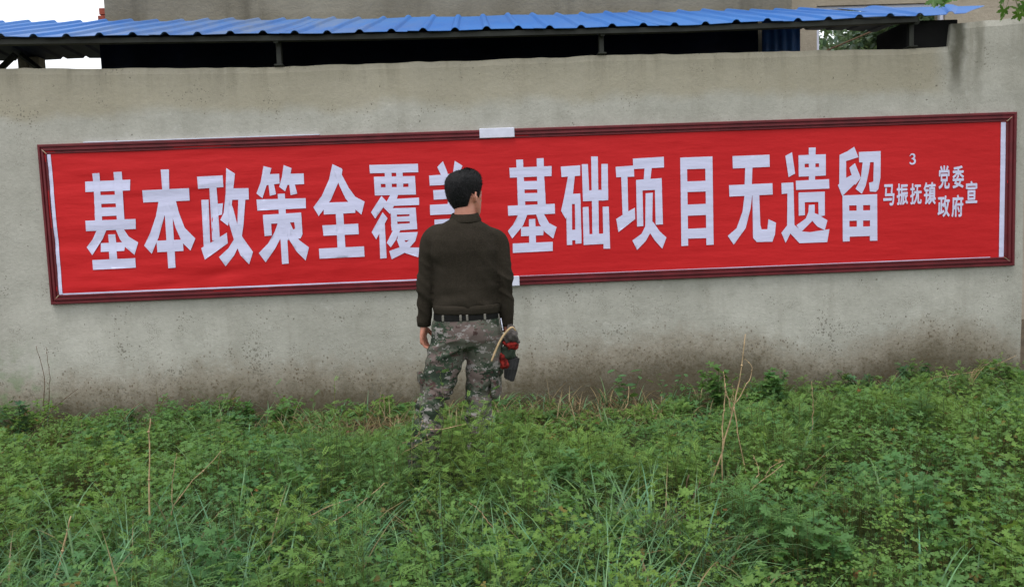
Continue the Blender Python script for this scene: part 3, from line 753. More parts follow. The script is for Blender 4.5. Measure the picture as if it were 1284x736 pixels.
def hand(g, wrist, down, palm_n, out, curl, spread=.0, scale=1.0):
    """wrist point; down = towards the fingers, palm_n = palm normal, out = towards the thumb side"""
    w = np.array(wrist, float); d = np.array(down, float); d /= np.linalg.norm(d)
    pn = np.array(palm_n, float); pn -= d * pn.dot(d); pn /= np.linalg.norm(pn)
    o = np.cross(d, pn); o = o if o.dot(np.array(out, float)) > 0 else -o
    k = scale
    # palm: lofted flat block
    rings = []
    for s, hw, ht, bow in ((-.02, .024, .018, 0), (.0, .027, .018, 0), (.03, .037, .016, .002), (.06, .041, .0145, .004), (.088, .040, .012, .004), (.096, .034, .008, .003)):
        c = w + d * s * k - pn * bow
        rings.append([c + o * (hw * k * math.copysign(abs(math.cos(a)) ** .8, math.cos(a))) + pn * (ht * k * math.copysign(abs(math.sin(a)) ** .8, math.sin(a))) for a in np.linspace(0, 2 * math.pi, 20, endpoint=False)])
    g.loft(rings)
    for i, (off, L, r) in enumerate(((.030, .072, .0092), (.0100, .080, .0095), (-.0105, .074, .0090), (-.0300, .058, .0078))):
        base = w + d * .084 * k + o * off * k
        pts = [tuple(base - d * .012 * k)]; rad = [r * k * 1.02]
        ang = .12; p = base.copy(); dirv = d.copy()
        for seg, fr in enumerate((.45, .31, .24)):
            ang += curl * (.75, 1.0, .7)[seg] * (1 + .08 * i)
            dirv = d * math.cos(ang) + pn * math.sin(ang) + o * spread * (1.5 - i) * .1
            pts.append(tuple(p + dirv * L * k * fr * .5)); rad.append(r * k * (.98 - .06 * seg))
            p = p + dirv * L * k * fr
            pts.append(tuple(p)); rad.append(r * k * (.97 - .09 * seg))
        pts.append(tuple(p + dirv * .004)); rad.append(r * k * .45)
        g.tube(pts, rad, 10)
    b = w + d * .022 * k + o * .026 * k + pn * .006
    t1 = b + (d * .55 + o * .62 + pn * .35) * .038 * k; t2 = t1 + (d * .85 + o * .18 + pn * .42 * (1 + curl)) * .030 * k; t3 = t2 + (d * .9 + pn * .45 * (1 + curl)) * .024 * k
    g.tube([tuple(b - (d * .3 + o * .3) * .02), tuple(b), tuple((b + t1) / 2), tuple(t1), tuple((t1 + t2) / 2), tuple(t2), tuple(t3), tuple(t3 + (t3 - t2) * .15)], [.013 * k, .0145 * k, .0135 * k, .011 * k, .0105 * k, .0105 * k, .0085 * k, .004 * k], 10)
    return w + d * .09 * k + pn * .03 * k

# --- head, in its own axes (face towards +y), then turned to the right
HC = np.array((-.072, PY + .005, 1.447)); HT = math.radians(-44)
def headpt(p):
    x, y, z = p
    c, s = math.cos(HT), math.sin(HT)
    return (HC[0] + c * x - s * y, HC[1] + s * x + c * y, HC[2] + z)
def head_rings(table, e=2.25, n=36):
    return [[headpt(q) for q in sring(0, (f - b) / 2, z, a, (f + b) / 2, e, n)] for z, a, f, b in table]
# z, half width, front, back  (measured from chin level)
HEAD = [(-.006, .018, .078, -.040), (.0, .030, .086, -.030), (.016, .046, .090, .020), (.040, .059, .090, .062), (.065, .066, .090, .080), (.09, .070, .090, .090), (.115, .0725, .090, .096), (.14, .074, .090, .099), (.165, .072, .086, .096), (.188, .063, .074, .084), (.205, .048, .056, .064), (.217, .026, .03, .036), (.221, .010, .012, .014)]
body = G()
body.loft(head_rings(HEAD))
nose = [(0, .080, .125), (0, .092, .108), (0, .102, .092), (0, .107, .080), (0, .096, .070)]
body.tube([headpt(p) for p in nose], [.006, .008, .0105, .013, .010], 10)
for sx in (-1, 1):
    body.tube([headpt(p) for p in ((sx * .010, .093, .076), (sx * .015, .090, .078))], [.008, .006], 8)      # nostril wings
    body.tube([headpt(p) for p in ((sx * .014, .083, .124), (sx * .034, .080, .128), (sx * .052, .064, .122))], [.007, .008, .006], 8)   # brow
    body.tube([headpt(p) for p in ((sx * .045, .062, .088), (sx * .055, .045, .092), (sx * .064, .015, .1))], [.010, .012, .008], 8)   # cheekbone
    # ear: shell with rim and lobe
    EZ = -.010
    ear = [(sx * .070, .004, .085), (sx * .079, -.004, .082), (sx * .083, -.010, .092), (sx * .087, -.016, .108), (sx * .086, -.014, .122), (sx * .080, -.003, .130), (sx * .073, .008, .124)]
    body.tube([headpt((p[0] * 1.03, p[1], p[2] + EZ)) for p in ear], [.006, .0065, .0055, .005, .005, .005, .004], 8)
    body.tube([headpt((p[0] * 1.03, p[1], p[2] + EZ)) for p in ((sx * .070, .0, .088), (sx * .077, -.005, .105), (sx * .072, -.001, .122))], [(.010, .006), (.012, .005), (.009, .005)], 10)
body.tube([headpt(p) for p in ((-.024, .082, .049), (0, .090, .051), (.024, .082, .049))], [.004, .0065, .004], 8)
body.tube([headpt(p) for p in ((-.021, .082, .040), (0, .090, .038), (.021, .082, .040))], [.004, .007, .004], 8)
body.tube([headpt(p) for p in ((-.012, .078, .008), (0, .084, .006), (.012, .078, .008))], [.010, .013, .010], 8)
# neck and trunk under the clothes
body.loft([sring(*a) for a in ((-.080, PY - .012, 1.36, .075, .065), (-.080, PY - .012, 1.42, .060, .060), (-.078, PY - .008, 1.47, .056, .060), (-.076, PY - .002, 1.53, .054, .062))])
TOR = [(.765, .10, .08), (.80, .145, .10), (.86, .160, .115), (.95, .152, .105), (1.05, .145, .095), (1.15, .152, .10), (1.25, .168, .108), (1.33, .165, .10), (1.385, .12, .075), (1.42, .075, .06)]
body.loft([sring(-.092 + .008 * (z - .9), PY, z, a, b, 2.5) for z, a, b in TOR])
ARM_L = [(-.215, PY, 1.350, .050), (-.262, PY - .004, 1.325, .050), (-.292, PY - .008, 1.20, .046), (-.306, PY - .006, 1.08, .042), (-.318, PY + .012, .98, .038), (-.325, PY + .030, .865, .030)]
ARM_R = [(.040, PY, 1.335, .050), (.083, PY - .004, 1.310, .050), (.105, PY - .010, 1.19, .046), (.113, PY - .008, 1.07, .042), (.117, PY + .010, .97, .038), (.116, PY + .028, .855, .030)]
for A in (ARM_L, ARM_R):
    p, r = tubes([(a[0], a[1], a[2], a[3] * .80) for a in A]); body.tube(p, r, 14)
hand(body, (-.326, PY + .032, .862), (-.06, .10, -1), (1, -.25, .1), (.1, 1, 0), .50)
GRIP = hand(body, (.116, PY + .030, .852), (.06, .10, -1), (-1, -.1, .1), (0, 1, 0), 1.15)
LEG_L = [(-.176, PY, .86, .105), (-.190, PY, .76, .103), (-.240, PY - .012, .60, .083), (-.283, PY - .02, .48, .070), (-.316, PY - .045, .36, .066), (-.345, PY - .075, .20, .056), (-.362, PY - .092, .085, .044)]
LEG_R = [(-.020, PY, .86, .105), (-.012, PY, .76, .103), (-.022, PY + .012, .60, .086), (-.036, PY + .015, .48, .072), (-.050, PY - .01, .36, .068), (-.058, PY - .03, .20, .056), (-.062, PY - .04, .085, .044)]
FEET = (((-.362, PY - .092), math.radians(-28)), ((-.062, PY - .04), math.radians(14)))     # ankle, heading from +y towards +x
def footpt(fc, h, p):
    x, y, z = p
    return (fc[0] + x * math.cos(h) + y * math.sin(h), fc[1] - x * math.sin(h) + y * math.cos(h), z)
for L, (fc, h) in zip((LEG_L, LEG_R), FEET):
    p, r = tubes([(a[0], a[1], a[2], a[3] * .72) for a in L]); body.tube(p, r, 14)
    body.tube([footpt(fc, h, q) for q in ((0, -.05, .045), (0, 0, .055), (0, .07, .045), (0, .14, .032), (0, .175, .03))], [.026, .036, .036, .034, .02], 12, .8)
bv, bf, bn = fuse(body, .0042, 3)
body_o = mk('body', bv, bf, M['skin'], man, smooth=True)
for sx in (-1, 1):                                         # eyes
    c = headpt((sx * .031, .0755, .111)); q = G()
    q.loft([[(c[0] + .011 * math.sin(t) * math.cos(a), c[1] + .011 * math.sin(t) * math.sin(a), c[2] + .011 * math.cos(t)) for a in np.linspace(0, 2 * math.pi, 12, endpoint=False)] for t in np.linspace(.1, math.pi - .1, 8)])
    mk('eye', q.v, q.f, M['eye'], man, smooth=True)

# --- hair: cap following the skull, thick on top, cut short at nape and round the ears
hv = []; NA, NH = 72, 30
tab = np.array(HEAD)
def skull(z, th):
    a = np.interp(z, tab[:, 0], tab[:, 1]); f = np.interp(z, tab[:, 0], tab[:, 2]); b = np.interp(z, tab[:, 0], tab[:, 3])
    cy, ry = (f - b) / 2, (f + b) / 2
    c, s = math.cos(th), math.sin(th); e = 2.25
    return np.array((math.copysign(abs(c) ** (2 / e), c) * a, cy + math.copysign(abs(s) ** (2 / e), s) * ry, z))
def hairline(th):
    d = math.degrees((th - math.pi / 2 + math.pi) % (2 * math.pi) - math.pi)   # 0 = face, 180 = nape
    ad = abs(d)
    return float(np.interp(ad, [0, 35, 52, 66, 74, 84, 100, 112, 128, 180], [.166, .163, .146, .112, .092, .102, .116, .082, .040, .020]))
outer = []; inner = []
for j in range(NH + 1):
    u = j / NH; ro = []; ri = []
    for k in range(NA):
        th = 2 * math.pi * k / NA; zl = hairline(th)
        z = zl + (.2205 - zl) * (math.sin(u * math.pi / 2))
        p = skull(z, th); n = np.array((p[0], p[1], (z - .11) * 1.1)); n /= np.linalg.norm(n) + 1e-9
        th_ = .004 + .013 * min(1, u * 2.2) + .007 * max(0, u - .4)
        th_ *= 1 + .22 * noise(np.array([[p[0] * 60, p[1] * 60, p[2] * 34]]), 3)[0]
        back = max(0, -math.sin(th)); th_ += .006 * back * math.sin(min(1, u * 1.1) * math.pi)
        front = max(0, math.sin(th)); th_ += .020 * front * max(0, math.sin(u * math.pi * .9))
        if u == 0: th_ *= .45
        ro.append(headpt(p + n * th_)); ri.append(headpt(p - n * .004))
    outer.append(ro); inner.append(ri)
hg = G(); V = [p for r in outer for p in r] + [p for r in inner for p in r]; NO = (NH + 1) * NA; F = []
for j in range(NH):
    for k in range(NA):
        a, b = j * NA + k, j * NA + (k + 1) % NA
        F.append((a, b, b + NA, a + NA)); F.append((NO + a, NO + a + NA, NO + b + NA, NO + b))
for k in range(NA):
    a, b = k, (k + 1) % NA; F.append((a, NO + a, NO + b, b))
F.append(tuple(NH * NA + k for k in range(NA))); F.append(tuple(NO + NH * NA + k for k in range(NA))[::-1])
hair = mk('hair', V, F, M['hair'], man, smooth=True)
# short strands break the outline
sv = []; sf = []
for q in range(5200):
    j = random.randint(1, NH - 1); k = random.randint(0, NA - 1)
    p = np.array(outer[j][k]); c = np.array(headpt((0, -.005, .10))); n = p - c; n /= np.linalg.norm(n)
    t = np.array((random.gauss(0, 1), random.gauss(0, 1), random.gauss(-.9, .6))); t -= n * t.dot(n); t /= np.linalg.norm(t) + 1e-9
    s = np.cross(n, t) * .0011; L = random.uniform(.008, .017)
    a = p - n * .003 + np.array([random.gauss(0, .002) for _ in range(3)]); b = a + (t * .8 + n * random.uniform(.22, .5)) * L
    i = len(sv); sv += [tuple(a - s), tuple(a + s), tuple(b)]; sf.append((i, i + 1, i + 2))
mk('strands', sv, sf, M['hair'], hair)

# --- sweater
sw = G()
TS = [(.932, .168, .118), (.955, .174, .124), (.985, .182, .130), (1.03, .178, .128), (1.10, .172, .122), (1.18, .178, .122), (1.26, .190, .125), (1.32, .192, .120), (1.36, .180, .108), (1.392, .140, .090), (1.415, .098, .076), (1.432, .074, .068), (1.444, .062, .062)]
sw.loft([sring(float(np.interp(z, [.93, 1.1, 1.3, 1.45], [-.092, -.09, -.086, -.080])), PY - .008 * (z > 1.38), z, a, b, 2.45, 40, tilt=(-.02, 0)) for z, a, b in TS])
SL_L = [(-.18, PY, 1.348, .062), (-.235, PY - .002, 1.335, .064), (-.272, PY - .004, 1.29, .060), (-.292, PY - .008, 1.19, .053), (-.305, PY - .008, 1.09, .049), (-.314, PY + .006, 1.0, .045), (-.322, PY + .024, .91, .039), (-.325, PY + .032, .872, .036)]
SL_R = [(.01, PY, 1.335, .062), (.062, PY - .002, 1.322, .064), (.092, PY - .004, 1.28, .060), (.106, PY - .010, 1.18, .054), (.114, PY - .010, 1.08, .050), (.117, PY + .004, .99, .047), (.117, PY + .022, .90, .042), (.116, PY + .030, .858, .039)]
for A in (SL_L, SL_R):
    p, r = tubes(A, 34); sw.tube(p, r, 20)
v, f, n = fuse(sw, .0052, 5)
x, y, z = v[:, 0], v[:, 1], v[:, 2]
arm = ((x < -.272) | (x > .085)).astype(float)
drape = .011 * (.5 - 1.6 * np.abs(noise(np.stack([x * 9, y * 4, z * 2.6 + x * 3], 1), 1))) * np.clip((z - .93) / .1, 0, 1) + .007 * (.4 - 1.5 * np.abs(noise(np.stack([x * 9 + z * 8, y * 8, z * 5 - x * 4], 1), 2)))
hemf = np.clip((1.10 - z) / .15, 0, 1) * (1 - arm) * .010 * noise(np.stack([x * 6, y * 6, z * 26], 1), 3)
elb = arm * np.exp(-((z - 1.05) / .14) ** 2) * .009 * (.4 - 1.6 * np.abs(noise(np.stack([x * 10 + z * 8, y * 10, z * 22 + x * 14], 1), 4)))
cuf = 0
und = np.exp(-(((x + .25) / .05) ** 2)) + np.exp(-(((x - .075) / .05) ** 2))
ax_ = und * np.exp(-((z - 1.24) / .1) ** 2) * .011 * noise(np.stack([x * 14 + z * 16, y * 8, z * 10], 1), 5)
v = v + n * (drape + hemf + elb + cuf + ax_)[:, None]
sweater = mk('sweater', v, f, M['sweater'], man, smooth=True)
cg = G(); rows = []
for zz, grow in ((1.414, .012), (1.420, .0225), (1.426, .0225), (1.440, .0155), (1.452, .010), (1.459, .007), (1.462, .003), (1.458, -.002), (1.446, -.003), (1.425, -.003)):
    rows.append(sring(-.079, PY - .009, zz, .064 + grow, .066 + grow, 2.1, 40, tilt=(.0, .12)))
cg.loft(rows); mk('collar', cg.v, cg.f, M['sweater'], sweater, smooth=True)
for A, k in ((SL_L, 0), (SL_R, 1)):
    q = G(); w0 = A[-1]
    q.tube([(w0[0], w0[1], w0[2] + .045), (w0[0], w0[1] + .001, w0[2] + .02), (w0[0], w0[1] + .002, w0[2] - .008), (w0[0], w0[1] + .002, w0[2] - .012)], [w0[3] + .003, w0[3] + .0035, w0[3] + .001, w0[3] - .006], 24)
    mk('cuff', q.v, q.f, M['sweater'], sweater, smooth=True)
rows = []
for j, (zz, gr) in enumerate(((.980, -.004), (.974, .003), (.955, .002), (.938, -.002), (.930, -.004), (.934, -.014))):
    rows.append([(p[0], p[1], p[2]) for p in sring(-.092, PY, zz, .178 + gr, .127 + gr, 2.45, 60, tilt=(-.02, 0))])
q = G(); q.loft(rows); mk('hem_band', q.v, q.f, M['sweater'], sweater, smooth=True)

# --- camouflage trousers with bellows pockets
tr = G()
tr.loft([sring(-.095, PY, z, a, b, 2.5, 40) for z, a, b in ((.725, .085, .06), (.755, .150, .105), (.79, .184, .128), (.84, .190, .132), (.89, .180, .124), (.925, .170, .116), (.938, .166, .112))])
TL = [(-.178, PY, .84, .106), (-.192, PY, .76, .106), (-.220, PY - .006, .69, .100), (-.247, PY - .012, .60, .092), (-.285, PY - .022, .50, .082), (-.312, PY - .040, .41, .078), (-.334, PY - .062, .30, .074), (-.352, PY - .082, .19, .070), (-.364, PY - .092, .10, .066), (-.366, PY - .094, .075, .055)]
TR_ = [(-.014, PY, .84, .106), (-.004, PY, .76, .104), (-.004, PY + .006, .69, .098), (-.022, PY + .012, .60, .092), (-.036, PY + .014, .50, .080), (-.046, PY + .002, .41, .074), (-.054, PY - .018, .30, .072), (-.060, PY - .034, .19, .070), (-.064, PY - .042, .10, .066), (-.064, PY - .044, .075, .055)]
for A in (TL, TR_):
    p, r = tubes(A, 44); tr.tube(p, r, 24)
v, f, n = fuse(tr, .0055, 4)
x, y, z = v[:, 0], v[:, 1], v[:, 2]
low = np.clip((.62 - z) / .4, 0, 1)
w1 = .020 * (.45 - 1.7 * np.abs(noise(np.stack([x * 5 + z * 4, y * 6, z * 9 - x * 7], 1), 21))) * (.45 + .75 * low)
w2 = .011 * noise(np.stack([x * 16 - z * 9, y * 12, z * 26 + x * 8], 1), 22) * (.4 + low)
kn = .016 * np.exp(-((z - .47) / .09) ** 2) * (.4 - 1.6 * np.abs(noise(np.stack([x * 6, y * 6, z * 24 + x * 14], 1), 23)))
bu = .013 * np.clip((.30 - z) / .2, 0, 1) * noise(np.stack([x * 6, y * 6, z * 42], 1), 24)
st = .018 * np.clip(1 - np.abs(z - .74) / .12, 0, 1) * (.3 - 1.4 * np.abs(noise(np.stack([x * 6 + z * 14 * np.sign(x + .1), y * 5, z * 6], 1), 25)))
sm = np.clip((.92 - z) / .05, 0, 1)
v = v + n * ((w1 + w2 + kn + bu + st) * sm)[:, None]
trousers = mk('trousers', v, f, M['camo'], man, smooth=True)
def pocket(cx, cy, cz, yaw, w, h, d, lean):
    g_ = G(); rows = []
    cz2 = math.cos(yaw); sz2 = math.sin(yaw)
    for s, k in ((-.012, 1.0), (d * .55, 1.02), (d * .9, .95), (d, .82)):
        ring = []
        for q in range(28):
            t = 2 * math.pi * q / 28; e = 5
            a = math.copysign(abs(math.cos(t)) ** (2 / e), math.cos(t)) * w / 2 * k; b = math.copysign(abs(math.sin(t)) ** (2 / e), math.sin(t)) * h / 2 * k
            a2 = a + b * lean
            ring.append((cx + cz2 * s - sz2 * a2, cy + sz2 * s + cz2 * a2, cz + b + .006 * math.sin(a * 60)))
        rows.append(ring)
    g_.loft(rows); o = mk('cargo_pocket', g_.v, g_.f, M['camo'], trousers, smooth=True)
    fl = G(); rows = []
    for s, k in ((d * .3, 1.0), (d + .004, 1.06), (d + .010, 1.0)):
        ring = []
        for q in range(24):
            t = 2 * math.pi * q / 24; e = 6
            a = math.copysign(abs(math.cos(t)) ** (2 / e), math.cos(t)) * w / 2 * k; b = math.copysign(abs(math.sin(t)) ** (2 / e), math.sin(t)) * h * .17 * k + h * .40
            ring.append((cx + cz2 * s - sz2 * (a + b * lean), cy + sz2 * s + cz2 * (a + b * lean), cz + b))
        rows.append(ring)
    fl.loft(rows); mk('flap', fl.v, fl.f, M['camo'], o, smooth=True)
pocket(-.335, PY - .032, .525, math.radians(192), .13, .16, .016, -.26)
pocket(.052, PY - .004, .545, math.radians(-16), .13, .16, .016, .05)
for sx in ():
    g_ = G(); rows = []
    for s, k in ((-.004, 1.0), (.004, 1.0), (.0055, .95)):
        ring = []
        for q in range(20):
            t = 2 * math.pi * q / 20
            a = math.copysign(abs(math.cos(t)) ** .45, math.cos(t)) * .055 * k; b = math.copysign(abs(math.sin(t)) ** .45, math.sin(t)) * .028 * k
            xx = sx + a; dd = 1 - min(1, abs((xx + .095) / .185) ** 2.5); yy = PY - .130 * dd ** (1 / 2.5)
            ring.append((xx, yy - s - .004, .85 + b))
        rows.append(ring)
    g_.loft(rows); mk('back_pocket_flap', g_.v, g_.f, M['camo'], trousers, smooth=True)
rows = [sring(-.095, PY, zz, .171 + gr, .117 + gr, 2.5, 48, tilt=(.01, 0)) for zz, gr in ((.899, .001), (.899, .006), (.934, .004), (.934, -.001))]
q = G(); q.loft(rows); belt = mk('belt', q.v, q.f, M['belt'], man, smooth=False)
for lx in (-.215, -.122, -.088, .005):
    dd = 1 - min(.98, abs((lx + .095) / .178) ** 2.5); yy = PY - .124 * dd ** .4
    q = G().cbox(lx - .006, lx + .006, yy - .006, yy + .004, .900, .932, .002); mk('belt_loop', q.v, q.f, M['loop'], trousers)
for (fc, h), nm in zip(FEET, 'lr'):
    def P(x, y, z): return footpt(fc, h, (x, y, z))
    g_ = G(); rows = []
    for yy, hw, zt in ((-.085, .022, .07), (-.075, .036, .10), (-.03, .042, .115), (.02, .043, .10), (.07, .047, .078), (.12, .049, .062), (.16, .042, .052), (.182, .022, .042)):
        ring = []
        for t in np.linspace(0, 2 * math.pi, 20, endpoint=False):
            c, s = math.cos(t), math.sin(t)
            ring.append(P(math.copysign(abs(c) ** .75, c) * hw, yy, .022 + (zt - .022) * (s * .5 + .5)))
        rows.append(ring)
    g_.loft(rows); sh = mk('shoe', g_.v, g_.f, M['shoe'], man, smooth=True)
    g_ = G(); rows = []
    for zz, k in ((0.0, .97), (.006, 1.03), (.024, 1.03), (.028, .95)):
        rows.append([P(x_ * k, y_ * k, zz) for x_, y_ in ((.0, -.09), (.03, -.08), (.044, -.03), (.044, .02), (.051, .09), (.05, .13), (.036, .17), (0, .188), (-.036, .17), (-.05, .13), (-.051, .09), (-.044, .02), (-.044, -.03), (-.03, -.08))])
    g_.loft(rows); mk('sole', g_.v, g_.f, M['sole'], sh)

# --- what he carries: cloths, a dark pleated fold and a bent tan stick in one bundle
M['greycloth'] = simple('grey_cloth', (.085, .075, .072), .9, 0, .2, .4, 22, .3, 120, .003)
M['redcloth'] = simple('red_cloth', (.20, .016, .013), .9, 0, .2, .7, 40, .3, 90, .003)
M['greencloth'] = simple('dark_green_cloth', (.028, .04, .028), .9, 0, .2, .4, 18, .3, 90, .003)
M['blackcloth'] = simple('black_cloth', (.012, .011, .013), .55, 0, .4, .4, 30)
GX0, GZ0 = float(GRIP[0]), float(GRIP[2])
bun = thing('cloth_bundle', (.125, PY - .02, .57), 'bundle of grey, red and black cloth with a bent tan stick in the right hand', 'bundle')
def lump(name, rows, mat, seed, amp=.010, n=30):
    """rows: z, x, y, hx, hy"""
    s = spline(rows, 16); g_ = G(); g_.loft([sring(p[1], p[2], p[0], max(p[3], .003), max(p[4], .003), 2.1, n) for p in s])
    v = np.array(g_.v); c = v.mean(0); d = v - c; d[:, 2] *= .3; d /= np.linalg.norm(d, axis=1)[:, None] + 1e-9
    v = v + d * (amp * noise(v * np.array([48, 48, 40]), seed) + amp * .6 * noise(np.stack([v[:, 0] * 70, v[:, 1] * 70, v[:, 2] * 12], 1), seed + 1))[:, None]
    return mk(name, v, g_.f, mat, bun, smooth=True)
YB = PY - .015
lump('grey_cloth', [(.858, .138, YB, .012, .015), (.845, .142, YB - .005, .022, .034), (.815, .142, YB - .010, .032, .044), (.785, .142, YB - .010, .034, .042), (.762, .140, YB - .006, .034, .034), (.750, .140, YB, .012, .012)], M['greycloth'], 31, .016)
lump('red_cloth', [(.775, .134, YB, .02, .02), (.760, .136, YB - .012, .034, .036), (.745, .138, YB - .014, .034, .034), (.728, .136, YB - .008, .024, .024), (.72, .134, YB, .010, .010)], M['redcloth'], 33, .014)
lump('green_cloth', [(.745, .120, YB, .02, .02), (.725, .122, YB - .004, .038, .034), (.70, .125, YB - .004, .038, .034), (.675, .128, YB, .030, .03), (.655, .128, YB, .010, .012)], M['greencloth'], 35, .016)
lump('red_cloth', [(.718, .086, YB - .01, .010, .012), (.695, .086, YB - .018, .024, .026), (.665, .092, YB - .020, .027, .030), (.640, .098, YB - .018, .022, .024), (.615, .102, YB - .012, .008, .010)], M['redcloth'], 37, .012)
for k in range(7):                                         # stiff dark folds, side by side
    u = k / 6; x0, z0 = .112 + .060 * u, .668 + .010 * u + .010 * (k % 2); x1, z1 = .103 + .036 * u, .572 - .018 * u - .006 * (k % 2); yy = YB - .018 + .008 * (k % 2)
    q = G().tube([(x0, yy, z0), ((x0 + x1) / 2, yy - .003, (z0 + z1) / 2), (x1, yy, z1)], [(.005, .013), (.0055, .014), (.004, .010)], 6)
    mk('pleat', q.v, q.f, M['blackcloth'], bun, smooth=False)
p, r = tubes([(.165, YB - .050, .830, .0040), (.145, YB - .062, .850, .0055), (.112, YB - .070, .825, .0062), (.080, YB - .076, .782, .0062), (.052, YB - .090, .730, .0058), (.030, YB - .105, .680, .005)], 20)
q = G().tube(p, r, 8); mk('bent_stick', q.v, q.f, M['dry'], bun, smooth=True)
for xx, zt, zb, mt in ((.082, .925, .83, 'loop'), (.093, .90, .835, 'plate')):
    q = G().tube([(xx - .004, YB - .055, zt), (xx, YB - .066, (zt + zb) / 2), (xx + .005, YB - .062, zb)], .0028, 6); mk('cord', q.v, q.f, M[mt], bun)

# ------------------------------------------------------------------ vegetation
R_ = np.random.default_rng(11)
def lobed_leaf(nl=5, fine=True):
    """palmate leaf, unit radius, stalk at the origin end, lying in xy, normal +z"""
    ang = np.radians(np.linspace(-118, 118, nl)); P = [(0.0, 0.0)]
    Ls = .80 + .20 * np.cos(np.linspace(-1.25, 1.25, nl))
    step = ang[1] - ang[0]; out = []
    for i, (a, L) in enumerate(zip(ang, Ls)):
        if i: out.append((a - step / 2, .40))
        if fine: out += [(a - .30, .80 * L), (a - .16, .76 * L), (a - .06, L), (a + .06, L), (a + .16, .76 * L), (a + .30, .80 * L)]
        else: out += [(a - .27, .80 * L), (a - .05, L), (a + .05, L), (a + .27, .80 * L)]
    P = [(0, 0, 0)] + [(r * math.cos(a), r * math.sin(a), .10 * r * r - .10 * abs(math.sin(a * nl / 2.2)) * r) for a, r in out]
    F = [(0, i, i + 1) for i in range(1, len(out))]
    v = np.array(P, float); v[:, 0] += .12
    return v, np.array(F)
def ovate_leaf():
    o = [(0, 0, 0), (.25, .22, .03), (.55, .27, .02), (.8, .16, 0), (1, 0, -.06), (.8, -.16, 0), (.55, -.27, .02), (.25, -.22, .03), (.5, 0, -.05)]
    return np.array(o, float), np.array([(8, i, i + 1) for i in range(0, 7)] + [(8, 7, 0)])
def frond(n=5):
    """finely cut leaf: narrow forked lobes either side of a rib"""
    V = [(0, .014, 0), (0, -.014, 0), (1, 0, .03)]; F = [(0, 1, 2)]
    for i in range(n):
        t = .20 + .66 * i / (n - 1); L = .40 * (1 - .6 * abs(t - .45))
        for s in (1, -1):
            k = len(V)
            V += [(t - .012, 0, .012), (t + .040, 0, .012), (t + .10 + L * .45, s * L, .05), (t + .02 + L * .25, s * L * .45, .03), (t + .16 + L * .55, s * L * .50, .0)]
            F += [(k, k + 1, k + 2), (k + 3, k + 4, k + 1)] if s > 0 else [(k, k + 2, k + 1), (k + 3, k + 1, k + 4)]
    return np.array(V, float), np.array(F)

def rotm(yaw, pitch, roll):
    cy, sy, cp, sp, cr, sr = np.cos(yaw), np.sin(yaw), np.cos(pitch), np.sin(pitch), np.cos(roll), np.sin(roll)
    z = np.zeros_like(cy); o = np.ones_like(cy)
    Rz = np.stack([np.stack([cy, -sy, z], -1), np.stack([sy, cy, z], -1), np.stack([z, z, o], -1)], -2)
    Ry = np.stack([np.stack([cp, z, -sp], -1), np.stack([z, o, z], -1), np.stack([sp, z, cp], -1)], -2)   # + pitch lifts the tip
    Rx = np.stack([np.stack([o, z, z], -1), np.stack([z, cr, -sr], -1), np.stack([z, sr, cr], -1)], -2)
    return Rz @ Ry @ Rx
class Mass:
    def __init__(s): s.v = []; s.f = []; s.c = []; s.n = 0
    def stamp(s, tv, tf, pos, rot, scale, col):
        n = len(pos)
        if n == 0: return
        v = np.einsum('nij,kj->nki', rot, tv) * np.asarray(scale)[:, None, None] + pos[:, None, :]
        k = len(tv); f = tf[None] + (np.arange(n) * k)[:, None, None] + s.n
        s.v.append(v.reshape(-1, 3)); s.f.append(f.reshape(-1, 3)); s.c.append(np.repeat(col, k, 0)); s.n += n * k
    def sticks(s, a, b, w, col):
        """thin stalks from a to b as crossed slivers"""
        d = b - a; d = d / (np.linalg.norm(d, axis=1)[:, None] + 1e-9)
        u = np.cross(d, np.array([.3, 1., .2])); u /= np.linalg.norm(u, axis=1)[:, None] + 1e-9
        v = np.stack([a - u * w[:, None], a + u * w[:, None], b + u * w[:, None] * .6, b - u * w[:, None] * .6], 1)
        n = len(a); f = np.array([(0, 1, 2), (0, 2, 3)])[None] + (np.arange(n) * 4)[:, None, None] + s.n
        s.v.append(v.reshape(-1, 3)); s.f.append(f.reshape(-1, 3)); s.c.append(np.repeat(col, 4, 0)); s.n += n * 4
    def blades(s, base, yaw, L, w, lean, bend, col, seg=4):
        n = len(base); rows = []
        d = np.stack([np.cos(yaw), np.sin(yaw), np.zeros(n)], 1); u = np.stack([-np.sin(yaw), np.cos(yaw), np.zeros(n)], 1)
        p = base.copy(); ang = lean.copy()
        for i in range(seg + 1):
            t = i / seg; ww = w * (1 - t ** 1.6) * (.65 + .35 * min(1, t * 4)) + .0002
            rows += [p - u * ww[:, None], p + u * ww[:, None]]
            p = p + (d * np.sin(ang)[:, None] + np.array([0, 0, 1.]) * np.cos(ang)[:, None]) * (L / seg)[:, None]; ang = ang + bend / seg
        v = np.stack(rows, 1); k = 2 * (seg + 1)
        tf = np.array([q for i in range(seg) for q in ((2 * i, 2 * i + 1, 2 * i + 3), (2 * i, 2 * i + 3, 2 * i + 2))])
        f = tf[None] + (np.arange(n) * k)[:, None, None] + s.n
        s.v.append(v.reshape(-1, 3)); s.f.append(f.reshape(-1, 3)); s.c.append(np.repeat(col, k, 0)); s.n += n * k
    def build(s, name, mat, parent=None, **kw):
        return mk(name, np.concatenate(s.v), np.concatenate(s.f), mat, parent, colors=np.concatenate(s.c), **kw)

